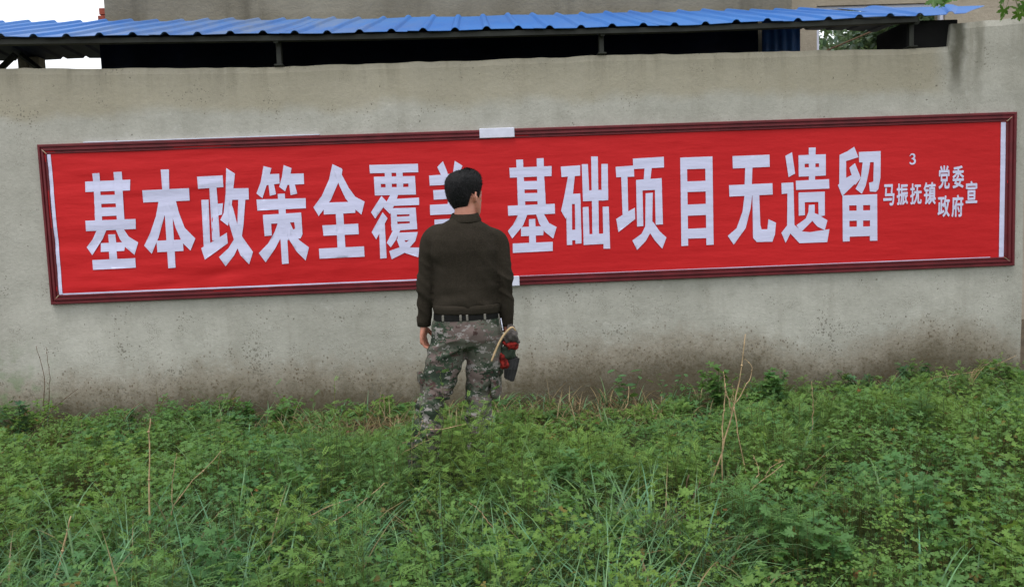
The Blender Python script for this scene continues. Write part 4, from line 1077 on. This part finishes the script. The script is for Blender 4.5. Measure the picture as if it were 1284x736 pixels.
def green(n, base, var=.22, yellow=.0, seed=None):
    b = np.array(base, float)[None].repeat(n, 0)
    k = np.exp(R_.normal(0, var, n))[:, None]; h = R_.normal(0, .10, n)
    c = b * k; c[:, 0] *= 1 + h + .05; c[:, 2] *= 1 - h
    m = R_.random(n) < yellow
    c[m] = np.array([.22, .19, .05]) * (.6 + .7 * R_.random(m.sum()))[:, None]
    m2 = R_.random(n) < yellow * .35
    c[m2] = np.array([.30, .12, .05]) * (.6 + .7 * R_.random(m2.sum()))[:, None]
    return np.clip(c, .004, .9)

# --- where plants stand
def in_view(x, y, margin):
    d = y + 6.0
    return np.abs(x - .036 * d) < .66 * d + margin
CL = .20                                                   # spacing of individual clumps
def clump(x, y):
    """nearest clump: distance, and four random numbers belonging to it, and its centre"""
    x = np.asarray(x, float); y = np.asarray(y, float)
    ix = np.floor(x / CL).astype(int); iy = np.floor(y / CL).astype(int)
    best = np.full(x.shape, 9.); out = [np.zeros(x.shape) for _ in range(6)]
    for dx in (-1, 0, 1):
        for dy in (-1, 0, 1):
            cx, cy = ix + dx, iy + dy
            r = [_LAT[(cx * 7 + 3 * k) & 63, (cy * 5 + 11 * k) & 63, (cx + cy * 3 + 17 * k) & 63] for k in range(6)]
            px, py = (cx + .5 + .85 * (r[4] - .5)) * CL, (cy + .5 + .85 * (r[5] - .5)) * CL
            d = np.hypot(x - px, y - py) / (.75 + .5 * r[0])
            m = d < best; best = np.where(m, d, best)
            for k, q in enumerate((r[0], r[1], r[2], r[3], px, py)): out[k] = np.where(m, q, out[k])
    return best, out
def canopy(x, y):
    """height of the weeds: domed clumps on a slowly changing base height"""
    h = np.interp(y, [-4.2, -3.0, -2.1, -1.6, -1.2, -.8, -.1], [.25, .27, .28, .23, .15, .085, .10]) + np.clip((np.abs(x - .2) - 1.2) / 1.0, 0, 1) * np.interp(y, [-1.6, -1.1, -.2, -.05], [0, .03, .07, .06])
    d, r = clump(x, y)
    h = h * (1 + .25 * noise2(x * 1.3, y * 1.3, 31)) * (.62 + .75 * r[0]) * np.clip(1.12 - .75 * (d / .14) ** 2, .22, 1.2)
    h = h + .10 * np.exp(-(((x + .08) / .22) ** 2 + ((y + 2.05) / .22) ** 2))
    h = h * (1 - .40 * np.exp(-(((x + .9) / .6) ** 2 + ((y + .75) / .5) ** 2)) - .45 * np.exp(-(((x - .8) / .85) ** 2 + ((y + .75) / .5) ** 2)))
    return np.maximum(h, .03)
def feathery(x, y):
    """share of finely cut plants, decided clump by clump"""
    d, r = clump(x, y); x, y = r[4], r[5]
    f = .20 + .45 * noise2(x * .8, y * 1.1, 33) + .5 * (r[2] - .5)
    f = f + .62 * np.exp(-(((x - .35) / 1.0) ** 2 + ((y + 1.9) / .5) ** 2)) + .35 * np.exp(-(((x - 1.9) / .6) ** 2 + ((y + 1.3) / .5) ** 2))
    f = f - .45 * np.exp(-(((x + 1.9) / 1.0) ** 2 + ((y + 2.0) / .7) ** 2)) - .3 * np.exp(-(((x + .1) / .6) ** 2 + ((y + 3.1) / .4) ** 2))
    return f
def bare(x, y):
    """gaps with soil and litter"""
    b = noise2(x * 1.3, y * 1.9, 36) + .5 * noise2(x * 3.4, y * 4, 37)
    b = b + .9 * np.exp(-(((x - 1.55 - .45 * (y + 2.4)) / .13) ** 2 + ((y + 2.5) / .5) ** 2)) + .5 * np.exp(-(((x - 2.1) / .35) ** 2 + ((y + 2.2) / .10) ** 2)) + .6 * np.exp(-(((x - 1.0) / .25) ** 2 + ((y + 3.1) / .12) ** 2))
    b = b + .8 * np.exp(-(((x + .85) / .5) ** 2 + ((y + .6) / .4) ** 2)) + .85 * np.exp(-(((x - .75) / .75) ** 2 + ((y + .6) / .45) ** 2)) + .35 * np.exp(-((y + .25) / .25) ** 2)
    return b
def clear(x, y):
    """keep plants out of the man's legs and the wall"""
    ok = y < -.03
    for cx, cy in ((-.36, PY - .07), (-.06, PY - .02), (-.30, PY - .04), (-.05, PY + .01)):
        ok &= np.hypot(x - cx, y - cy) > .10
    return ok
def spots(step, margin=.9, y0=-4.1, y1=-.03):
    xs_ = np.arange(-5.6, 5.9, step); ys_ = np.arange(y0, y1, step)
    X_, Y_ = np.meshgrid(xs_, ys_); X_ = (X_ + R_.uniform(-.55, .55, X_.shape) * step).ravel(); Y_ = (Y_ + R_.uniform(-.55, .55, Y_.shape) * step).ravel()
    k = in_view(X_, Y_, margin) & clear(X_, Y_)
    return X_[k], Y_[k]

def trifoliate():
    V = [(0, 0, 0)]; F = []
    for a in (-1.25, 0, 1.25):
        ca, sa = math.cos(a), math.sin(a); k = len(V)
        for x_, y_, z_ in ((.10, 0, 0), (.42, .24, .05), (.72, .30, .04), (.90, .22, 0), (.80, .10, -.02), (1.0, .05, -.03), (1.0, -.05, -.03), (.80, -.10, -.02), (.90, -.22, 0), (.72, -.30, .04), (.42, -.24, .05)):
            V.append((ca * x_ - sa * y_, sa * x_ + ca * y_, z_))
        F += [(k, k + i, k + i + 1) for i in range(1, 10)]
    return np.array(V, float), np.array(F)
T_TRI = trifoliate(); T_SEV = lobed_leaf(7, False)
T_FINE = lobed_leaf(5, True); T_LOW = lobed_leaf(5, False); T_OV = ovate_leaf(); T_FR = frond(5); T_FR3 = frond(4)

# 1) broad lobed weeds
cover = Mass()
X_, Y_ = spots(.080)
B_ = bare(X_, Y_); Fe = feathery(X_, Y_)
k = (B_ < .66) & (Fe < .40 + .10 * R_.random(len(X_)))
X_, Y_ = X_[k], Y_[k]
H_ = canopy(X_, Y_); GZ_ = ground_z(X_, Y_)
PR = R_.uniform(.05, .085, len(X_))
D_, RC = clump(X_, Y_); hue = .8 * noise2(X_ * .9, Y_ * .9, 38) + 1.5 * (RC[1] - .5); lsz = .75 + .6 * RC[3]
NL = 25
for li in range(NL):
    n = len(X_); a = R_.uniform(0, 2 * np.pi, n); rr = np.sqrt(R_.random(n))
    r = PR * rr
    h = H_ * (1.05 - .30 * rr ** 2) * R_.uniform(.70, 1.08, n) if li < 18 else H_ * R_.uniform(.12, .55, n)
    p = np.stack([X_ + np.cos(a) * r, Y_ + np.sin(a) * r, GZ_ + h], 1)
    keep = clear(p[:, 0], p[:, 1]) & (R_.random(n) < .94)
    yaw = a + R_.normal(0, .7, n); pit = R_.normal(-.16, .34, n) - .28 * rr; rol = R_.normal(0, .32, n)
    sc = R_.uniform(.012, .0235, n) * lsz
    blue = (.100, .258, .092); warm = (.200, .355, .074)
    w = np.clip(.5 + .6 * hue, 0, 1)[:, None]
    col_ = green(n, (1, 1, 1), .20) * (np.array(blue) * (1 - w) + np.array(warm) * w)
    yl = R_.random(n) < (.012 if li < 18 else .10); col_[yl] = np.array([.24, .19, .05]) * R_.uniform(.5, 1.2, (yl.sum(), 1))
    orr = R_.random(n) < (.002 if li < 18 else .03); col_[orr] = np.array([.32, .13, .05]) * R_.uniform(.5, 1.2, (orr.sum(), 1))
    near = keep & (Y_ < -2.2); far = keep & ~(Y_ < -2.2)
    kind_ = RC[2]
    for m_, T_ in ((near & (kind_ < .4), T_FINE), (near & (kind_ >= .4) & (kind_ < .7), T_TRI), (near & (kind_ >= .7), T_SEV), (far & (kind_ < .55), T_LOW), (far & (kind_ >= .55), T_TRI)):
        cover.stamp(T_[0], T_[1], p[m_], rotm(yaw[m_], pit[m_], rol[m_]), sc[m_], col_[m_])
    if li % 2 == 0:
        base = np.stack([X_ + .02 * np.cos(a), Y_ + .02 * np.sin(a), GZ_], 1)
        cover.sticks(base[keep], p[keep], np.full(keep.sum(), .0011), green(keep.sum(), (.10, .11, .045), .25))
o = cover.build('broadleaf_weeds', M['leaf']); o['kind'] = 'stuff'
tag(o, 'dense low cover of lobed green weeds over the whole foreground', 'weeds')

# 2) finely cut, feathery weeds
fea = Mass()
X_, Y_ = spots(.060)
B_ = bare(X_, Y_); Fe = feathery(X_, Y_)
k = (B_ < .72) & (Fe > .36 + .10 * R_.random(len(X_)))
X_, Y_ = X_[k], Y_[k]; H_ = canopy(X_, Y_) * R_.uniform(.95, 1.5, len(X_)); GZ_ = ground_z(X_, Y_)
lean = R_.normal(0, .16, (len(X_), 2)); D_, RC = clump(X_, Y_); hue = .8 * noise2(X_ * 1.1, Y_ * 1.1, 39) + 1.3 * (RC[1] - .5)
base = np.stack([X_, Y_, GZ_], 1); tip = base + np.stack([lean[:, 0] * H_, lean[:, 1] * H_, H_], 1)
fea.sticks(base, tip, np.full(len(X_), .0016), green(len(X_), (.10, .13, .04), .2))
NL = 17
for li in range(NL):
    n = len(X_); t = .22 + .80 * (li + R_.random(n)) / NL
    p = base + (tip - base) * t[:, None]
    a = li * 2.4 + R_.uniform(-.6, .6, n)
    pit = R_.uniform(-.1, .55, n) + .75 * np.clip(t - .7, 0, 1); rol = R_.normal(0, .5, n)
    sc = R_.uniform(.034, .060, n) * (1.05 - .55 * np.clip(t - .55, 0, 1))
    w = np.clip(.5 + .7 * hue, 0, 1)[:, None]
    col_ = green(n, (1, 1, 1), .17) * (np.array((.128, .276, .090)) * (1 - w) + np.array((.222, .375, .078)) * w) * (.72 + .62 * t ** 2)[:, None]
    keep = clear(p[:, 0], p[:, 1])
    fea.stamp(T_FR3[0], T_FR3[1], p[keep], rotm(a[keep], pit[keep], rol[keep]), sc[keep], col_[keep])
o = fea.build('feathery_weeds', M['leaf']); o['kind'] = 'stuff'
tag(o, 'feathery light green weeds thickest between the man and the tall dry stalks', 'weeds')

# 3) grass
gr = Mass()
def dryp(x, y): return np.exp(-(((x + .85) / .55) ** 2 + ((y + .65) / .4) ** 2)) + np.exp(-(((x - .65) / .75) ** 2 + ((y + .75) / .4) ** 2)) + .6 * np.exp(-(((x - 1.3) / .25) ** 2 + ((y + 2.2) / .2) ** 2))
def grass_w(x, y):
    g_ = np.exp(-(((x + 1.35) / .75) ** 2 + ((y + 3.1) / .45) ** 2)) * 1.3 + np.exp(-(((x - .42) / .38) ** 2 + ((y + 3.25) / .45) ** 2)) * 1.4 + .01 + .10 * noise2(x * 2, y * 2, 41)
    g_ = g_ + .30 * np.exp(-((y + .4) / .3) ** 2) + .26 * dryp(x, y)
    return np.clip(g_, .02, 1)
X_, Y_ = spots(.05)
k = R_.random(len(X_)) < .58 * grass_w(X_, Y_)
X_, Y_ = X_[k], Y_[k]
dens = 7
X_ = np.repeat(X_, dens) + R_.normal(0, .016, len(X_) * dens); Y_ = np.repeat(Y_, dens) + R_.normal(0, .016, len(Y_) * dens)
k = clear(X_, Y_); X_, Y_ = X_[k], Y_[k]; n = len(X_)
L = np.clip(canopy(X_, Y_) * R_.uniform(.9, 2.0, n) + .12 * dryp(X_, Y_) * R_.random(n) + .06, .06, .50)
col_ = green(n, (.120, .250, .115), .22)
dr = R_.random(n) < np.clip(np.where(Y_ > -.9, .40, .08) + .6 * dryp(X_, Y_), 0, .85); col_[dr] = np.array([.30, .23, .12]) * R_.uniform(.45, 1.15, (dr.sum(), 1))
gr.blades(np.stack([X_, Y_, ground_z(X_, Y_) - .005], 1), R_.uniform(0, 2 * np.pi, n), L, R_.uniform(.0022, .0062, n), R_.uniform(.15, .9, n), R_.uniform(.6, 2.2, n), col_, 6)
o = gr.build('grass', M['grass']); o['kind'] = 'stuff'
tag(o, 'long narrow green grass blades among the foreground weeds', 'grass')

# 4) dead straw and litter on the ground, mostly along the wall foot
lit = Mass()
X_, Y_ = spots(.036)
wgt = np.clip((bare(X_, Y_) - .30) * .9, 0, 1) * .9 + .5 * dryp(X_, Y_) + .55 * np.exp(-((Y_ + .35) / .3) ** 2)
k = R_.random(len(X_)) < np.clip(wgt, .03, .85); X_, Y_ = X_[k], Y_[k]; n = len(X_)
c_ = np.array([.27, .19, .10])[None] * R_.uniform(.35, 1.25, (n, 1)) * np.array([1, 1, 1])
lit.blades(np.stack([X_, Y_, ground_z(X_, Y_) + R_.uniform(.0, .05, n)], 1), R_.uniform(0, 2 * np.pi, n), R_.uniform(.06, .22, n), R_.uniform(.0010, .0026, n), R_.uniform(1.1, 1.7, n), R_.normal(0, .5, n), c_, 3)
m = R_.random(n) < .35
lit.stamp(T_OV[0], T_OV[1], np.stack([X_, Y_, ground_z(X_, Y_) + .012], 1)[m], rotm(R_.uniform(0, 6.28, m.sum()), R_.normal(0, .4, m.sum()), R_.normal(0, .5, m.sum())), R_.uniform(.02, .055, m.sum()), np.array([.20, .11, .06])[None] * R_.uniform(.4, 1.4, (m.sum(), 1)))
o = lit.build('straw_litter', M['grass']); o['kind'] = 'stuff'
tag(o, 'brown dead straw and leaf litter lying between the weeds', 'straw')

# 5) seedlings and leafy plants that stand out against the wall foot
def leafy_plant(name, x, y, h, ns, spread, lsize, lobed, label, colr=(.055, .13, .045), group='leafy plants along the wall foot', nl=7):
    z0 = float(ground_z(np.array([x]), np.array([y]))[0])
    t = thing(name, (x, y, z0), label, 'plant', group)
    lv = Mass(); st = G()
    for s_ in range(ns):
        a = random.uniform(0, 6.28); e = np.array([math.cos(a), math.sin(a) * .5 - .1, 0]) * spread * random.uniform(.3, 1)
        hh = h * random.uniform(.6, 1.0); bx = np.array([x + random.gauss(0, .012), y + random.gauss(0, .012), z0 - .01])
        pts = [bx, bx + e * .35 + np.array([0, 0, hh * .5]), bx + e + np.array([0, 0, hh])]
        for p in pts: p[1] = min(p[1], -.03)
        st.tube([tuple(p) for p in spline(pts, 6)], [.0035, .003, .0028, .0025, .002, .0014], 5)
        sp = spline(pts, nl)
        for i in range(1, nl):
            for rep in range(2 if lobed else 1):
                p = np.array(sp[i]) + np.array([random.gauss(0, .008) for _ in range(3)]); p[1] = min(p[1], -.05)
                T_ = T_FINE if lobed else T_OV
                yw = random.uniform(0, 6.28); pi_ = random.uniform(-.3, .5)
                lv.stamp(T_[0], T_[1], p[None], rotm(np.array([yw]), np.array([pi_]), np.array([random.gauss(0, .35)])), np.array([lsize * random.uniform(.65, 1.1)]), green(1, colr, .2))
                # keep tips out of the wall
                vv = lv.v[-1]; vv[:, 1] = np.minimum(vv[:, 1], -.015)
    mk('stem', st.v, st.f, M['stem'], t); lv.build('foliage', M['leaf'], t)
    return t
leafy_plant('seedling', 1.02, -.40, .36, 5, .20, .085, False, 'sparse seedling with broad oval leaves at the wall foot right of the man', (0.096, 0.219, 0.088))
leafy_plant('seedling', 1.32, -.38, .30, 6, .20, .07, False, 'low oval-leaved seedling beside the stony gap at the wall foot', (0.096, 0.210, 0.079))
leafy_plant('leafy_weed', 1.64, -.48, .36, 10, .15, .045, True, 'bushy lobed-leaf weed against the damp wall behind the tall dry stalk', (0.123, 0.263, 0.070), nl=8)
leafy_plant('leafy_weed', 2.06, -.45, .35, 9, .13, .048, True, 'bushy lobed-leaf weed right of the tall dry stalk at the wall foot', (0.105, 0.245, 0.079), nl=8)
leafy_plant('leafy_weed', -1.72, -.30, .22, 5, .08, .036, True, 'small bright weed clump at the wall foot under the fourth big character', (0.096, 0.245, 0.070))
leafy_plant('leafy_weed', -1.45, -.38, .26, 6, .11, .040, True, 'larger bright weed clump at the wall foot under the fifth big character', (0.096, 0.245, 0.070))
leafy_plant('seedling', -.62, -.25, .17, 2, .05, .05, False, 'tiny seedling with few round leaves at the wall foot left of the man', (0.088, 0.245, 0.070))
leafy_plant('leafy_weed', 2.72, -.28, .24, 7, .18, .040, True, 'dark spreading weed at the wall foot below the last big characters', (0.079, 0.175, 0.070))
leafy_plant('leafy_weed', 3.18, -.26, .26, 8, .20, .042, True, 'dark spreading weed at the wall foot below the small signature characters', (0.074, 0.166, 0.070))
leafy_plant('leafy_weed', -3.32, -.32, .28, 6, .14, .045, True, 'leafy weed at the wall foot in the far left corner', (0.088, 0.193, 0.088))
leafy_plant('leafy_weed', -2.55, -.30, .20, 6, .16, .036, True, 'low weed clump at the wall foot under the first big character', (0.088, 0.193, 0.070))
leafy_plant('leafy_weed', -2.05, -.28, .16, 6, .14, .034, True, 'low weed clump at the wall foot under the third big character', (0.088, 0.193, 0.070))
leafy_plant('leafy_weed', 3.78, -.30, .18, 6, .15, .036, True, 'low weed clump at the wall foot at the far right end', (0.096, 0.210, 0.070))

# 6) dry stalks that can be told apart
def stalk(label, lines, mat='dry', r=.004):
    """lines: list of (points, radius factor); the first starts on the ground"""
    p0 = lines[0][0][0]
    t = thing('dry_stalk', tuple(p0), label, 'stalk', 'dry stalks standing in the weeds')
    for i, (pts, k) in enumerate(lines):
        s = spline(pts, 14); s = [np.array(p) + np.array([random.gauss(0, .0022) for _ in range(3)]) for p in s]
        g_ = G().tube([tuple(p) for p in s], [r * k * (1 - .55 * j / 13) * random.uniform(.85, 1.15) for j in range(14)], 6)
        for j in (4, 8, 11):                               # nodes
            a = s[j]; d = s[j + 1] - s[j - 1]; d = d / np.linalg.norm(d) * .004; g_.tube([tuple(a - d), tuple(a), tuple(a + d)], [r * k * .8, r * k * 1.25, r * k * .8], 6)
        mk('stem' if i == 0 else 'twig', g_.v, g_.f, M[mat], t, smooth=True)
    return t
stalk('tall straight tan stalk standing in the left foreground', [([(-1.34, -2.97, 0), (-1.334, -2.95, .106), (-1.319, -2.95, .348), (-1.303, -2.95, .599), (-1.291, -2.95, .71)], 1.15)])
stalk('thin leaning stalk right of the tall straight one in the left foreground', [([(-1.345, -2.75, 0), (-1.334, -2.75, .153), (-1.315, -2.75, .274), (-1.229, -2.75, .388), (-1.101, -2.75, .509)], .85), ([(-1.31, -2.75, .28), (-1.30, -2.76, .42), (-1.27, -2.77, .52)], .5)])
stalk('short thick pale broken stalk at the far left foreground', [([(-1.70, -3.0, 0), (-1.661, -3.0, .146), (-1.629, -3.0, .242), (-1.596, -3.0, .356)], 1.35)])
stalk('tallest branching dry stalk in front of the damp wall right of the man', [([(1.02, -2.3, 0), (1.063, -2.3, .13), (1.112, -2.3, .277), (1.165, -2.3, .469), (1.205, -2.3, .641), (1.234, -2.3, .838)], 1.1), ([(1.165, -2.3, .469), (1.135, -2.3, .567), (1.125, -2.3, .66)], .8), ([(1.18, -2.3, .507), (1.243, -2.3, .60), (1.263, -2.3, .669), (1.229, -2.29, .716)], .6), ([(1.17, -2.31, .49), (1.19, -2.31, .351), (1.22, -2.31, .18), (1.23, -2.31, .02)], .8), ([(1.095, -2.35, .0), (1.102, -2.35, .369), (1.111, -2.35, .502), (1.117, -2.35, .616)], .9), ([(1.16, -2.3, .45), (1.175, -2.29, .54), (1.17, -2.29, .60)], .5)])
stalk('upright brown stalk near the bottom edge right of centre', [([(.745, -2.9, -.02), (.765, -2.9, .054), (.781, -2.9, .22), (.791, -2.9, .368)], 1.3), ([(.779, -2.89, .13), (.82, -2.86, .24), (.859, -2.85, .335)], .8)], 'drydark')
stalk('long thin twig leaning right near the bottom edge right of centre', [([(.93, -2.62, 0), (1.0, -2.6, .05), (1.17, -2.58, .19), (1.31, -2.56, .28)], .75), ([(1.17, -2.58, .19), (1.20, -2.55, .26), (1.19, -2.52, .32)], .5), ([(1.22, -2.57, .215), (1.24, -2.6, .28), (1.30, -2.6, .31)], .5)])
stalk('upper of two slanting straw stalks below the man to the left', [([(-.98, -2.9, .0), (-.861, -2.9, .208), (-.684, -2.9, .296), (-.556, -2.9, .338)], .8)])
stalk('lower of two slanting straw stalks below the man to the left', [([(-.86, -2.85, 0), (-.717, -2.85, .185), (-.568, -2.85, .272), (-.428, -2.85, .375)], .8)])
stalk('short slanting straw stalk in the centre foreground', [([(.10, -2.8, 0), (.006, -2.8, .15), (-.041, -2.8, .21), (-.088, -2.8, .265)], .9)])
stalk('pair of thin dark twigs against the wall at the far left', [([(-3.22, -.15, 0), (-3.227, -.15, .225), (-3.22, -.13, .431), (-3.276, -.1, .638)], .8), ([(-3.22, -.13, .1), (-3.186, -.12, .424), (-3.202, -.1, .63)], .7)], 'drydark')
stalk('dark leaning twig in front of the wall at the left', [([(-2.97, -1.0, 0), (-2.894, -1.0, .123), (-2.74, -1.0, .319), (-2.542, -1.0, .477)], .8)], 'drydark')
stalk('arching dry straw by the left shoe of the man', [([(-.56, -2.05, 0), (-.471, -2.0, .27), (-.407, -2.0, .315), (-.321, -2.0, .365), (-.217, -2.0, .372), (-.112, -2.0, .392)], .9), ([(-.36, -2.0, .34), (-.33, -2.01, .42), (-.30, -2.01, .30)], .5), ([(-.47, -2.02, .24), (-.36, -2.02, .30), (-.25, -2.02, .34)], .6)])
stalk('short thin dry stalk standing in the weeds at the right', [([(1.885, -1.5, 0), (1.89, -1.5, .15), (1.893, -1.5, .30), (1.885, -1.5, .42)], .8)])
stalk('bent bare root-like twig on the ground by the oval-leaved seedling', [([(.60, -.62, .0), (.72, -.62, .05), (.92, -.60, .08), (.97, -.58, .12), (.99, -.55, .24)], 1.1)])
stalk('thin bare twig lying along the wall foot at the far right', [([(3.05, -.30, 0), (3.3, -.25, .12), (3.7, -.2, .16), (4.0, -.2, .26)], .8)])

# 7) drooping leaves of the tree that overhangs the top right corner
def tree(name, base, label, trunk, branches, leaf, lsize, colr, group=None, nleaf=40, spread=.28):
    t = thing(name, base, label, 'tree', group)
    g_ = G().tube([p[:3] for p in spline(trunk, 16)], [p[3] for p in spline(trunk, 16)], 10); mk('trunk', g_.v, g_.f, M['bark'], t, smooth=True)
    lv = Mass()
    for b in branches:
        s = spline(b, 12); g_ = G().tube([tuple(p[:3]) for p in s], [float(p[3]) for p in s], 6); mk('limb', g_.v, g_.f, M['bark'], t, smooth=True)
        pts = np.array(s)[3:, :3]
        k = R_.integers(0, len(pts), nleaf); sp = spread * R_.random(nleaf) ** .6
        d = R_.normal(0, 1, (nleaf, 3)); d /= np.linalg.norm(d, axis=1)[:, None]
        p = pts[k] + d * sp[:, None]
        lv.stamp(leaf[0], leaf[1], p, rotm(R_.uniform(0, 6.28, nleaf), R_.normal(-.6, .4, nleaf), R_.normal(0, .5, nleaf)), R_.uniform(.6, 1.15, nleaf) * lsize, green(nleaf, colr, .22))
    cr = lv.build('crown', M['treeleaf'], t)
    return t, lv
bx = Vector((5.3, -1.3, 0))
brs = []
for i in range(26):
    a = random.uniform(0, 6.28); zz = random.uniform(3.2, 4.6); L = random.uniform(.7, 1.7)
    if math.cos(a) < -.2: L = min(L, 1.35)
    up = random.uniform(.3, 1.1)
    brs.append([(5.3 + .04 * zz, -1.3, zz, .035), (5.3 + math.cos(a) * L * .5, -1.3 + math.sin(a) * L * .5, zz + up * .6, .02), (5.3 + math.cos(a) * L, -1.3 + math.sin(a) * L, zz + up * .8, .006)])
oh, _ = tree('overhanging_tree', (5.3, -1.3, 0), 'green lobed-leaf tree whose lowest leaves hang into the top right corner', [(5.3, -1.3, -.1, .13), (5.33, -1.3, 1.5, .10), (5.42, -1.3, 3.2, .08), (5.5, -1.25, 5.2, .03)], brs, T_FINE, .085, (.075, .17, .03), nleaf=130, spread=.34)
lowb = [(5.34, -1.3, 2.95, .03), (4.5, -1.15, 3.12, .018), (3.75, -1.05, 2.92, .008), (3.36, -1.0, 2.74, .004), (2.93, -.98, 2.80, .002)]
s = spline(lowb, 24); g_ = G().tube([tuple(p[:3]) for p in s], [float(p[3]) for p in s], 6); mk('limb', g_.v, g_.f, M['bark'], oh, smooth=True)
lv = Mass()
LP = [(3.33, -1.0, 2.62), (3.40, -1.02, 2.62), (3.36, -.96, 2.60), (3.44, -1.04, 2.64), (3.43, -1.0, 2.59), (3.52, -1.0, 2.68), (3.31, -1.03, 2.68), (3.60, -1.0, 2.72), (3.48, -.98, 2.72), (3.38, -1.0, 2.70),
      (2.92, -.98, 2.69), (2.97, -1.0, 2.685), (2.88, -1.0, 2.69), (3.01, -.97, 2.70), (2.94, -1.0, 2.72)]
for p in LP:
    T_ = T_FINE; rm = rotm(np.array([random.uniform(0, 6.28)]), np.array([random.uniform(-1.2, -.6)]), np.array([random.gauss(0, .4)]))
    sc_ = random.uniform(.05, .07); lf = Mass()
    lf.stamp(T_[0], T_[1], np.array(p)[None], rm, np.array([sc_]), green(1, (.075, .19, .03), .18))
    k_ = np.argmin([np.linalg.norm(np.array(p) - np.array(q[:3])) for q in s]); lf.sticks(np.array([s[k_][:3]]), np.array([p], float), np.array([.0015]), np.array([[.10, .13, .04]]))
    lf.build('leaf', M['treeleaf'], oh)

# tree seen through the window of the beige house
brs = []
for i in range(30):
    a = random.uniform(0, 6.28); zz = random.uniform(2.4, 4.2); L = random.uniform(.6, 2.0)
    brs.append([(6.9, 7.2, zz, .04), (6.9 + math.cos(a) * L * .5, 7.2 + math.sin(a) * L * .5, zz + .5, .02), (6.9 + math.cos(a) * L, 7.2 + math.sin(a) * L, zz + random.uniform(.2, .9), .006)])
tree('garden_tree', (6.9, 7.2, 0), 'blurred green tree seen through the window behind the right roof end', [(6.9, 7.2, -.1, .14), (6.92, 7.2, 2, .1), (6.9, 7.2, 5.0, .03)], brs, T_OV, .13, (.13, .19, .13), nleaf=420, spread=.5)

# a drooping feathery sprig in the left foreground
sp_ = thing('feathery_sprig', (-.72, -2.98, 0), 'arching feathery sprig with comb-like leaves in the left foreground', 'plant')
for i, (dx, dy, hh, L) in enumerate(((.30, -.05, .30, 1), (.22, .06, .33, 1), (-.10, -.03, .34, 1), (.06, -.10, .30, 1), (.16, -.14, .24, 1))):
    b0 = np.array([-.72 + .01 * i, -2.98, 0]); pts = [b0, b0 + np.array([dx * .25, dy * .3, hh * .75]), b0 + np.array([dx * .65, dy * .7, hh]), b0 + np.array([dx, dy, hh * .82])]
    cs = spline(pts, 30); m_ = Mass(); A_ = []; B2 = []
    for j in range(12, 30):
        t = cs[min(j + 1, 29)] - cs[j - 1]; t /= np.linalg.norm(t); sd = np.cross(t, [0, 0, 1]); sd /= np.linalg.norm(sd) + 1e-9
        for sg in (-1, 1):
            A_.append(cs[j]); B2.append(cs[j] + (sd * sg * .8 + t * .7) * .055 * (1.1 - (j - 12) / 22) + np.array([0, 0, -.012]))
    m_.sticks(np.array(A_), np.array(B2), np.full(len(A_), .0016), green(len(A_), (.13, .22, .06), .12))
    g_ = G().tube([tuple(p) for p in cs], [.0022 * (1 - .6 * j / 29) for j in range(30)], 5)
    st_ = mk('stem', g_.v, g_.f, M['stem'], sp_); m_.build('frond', M['leaf'], sp_)
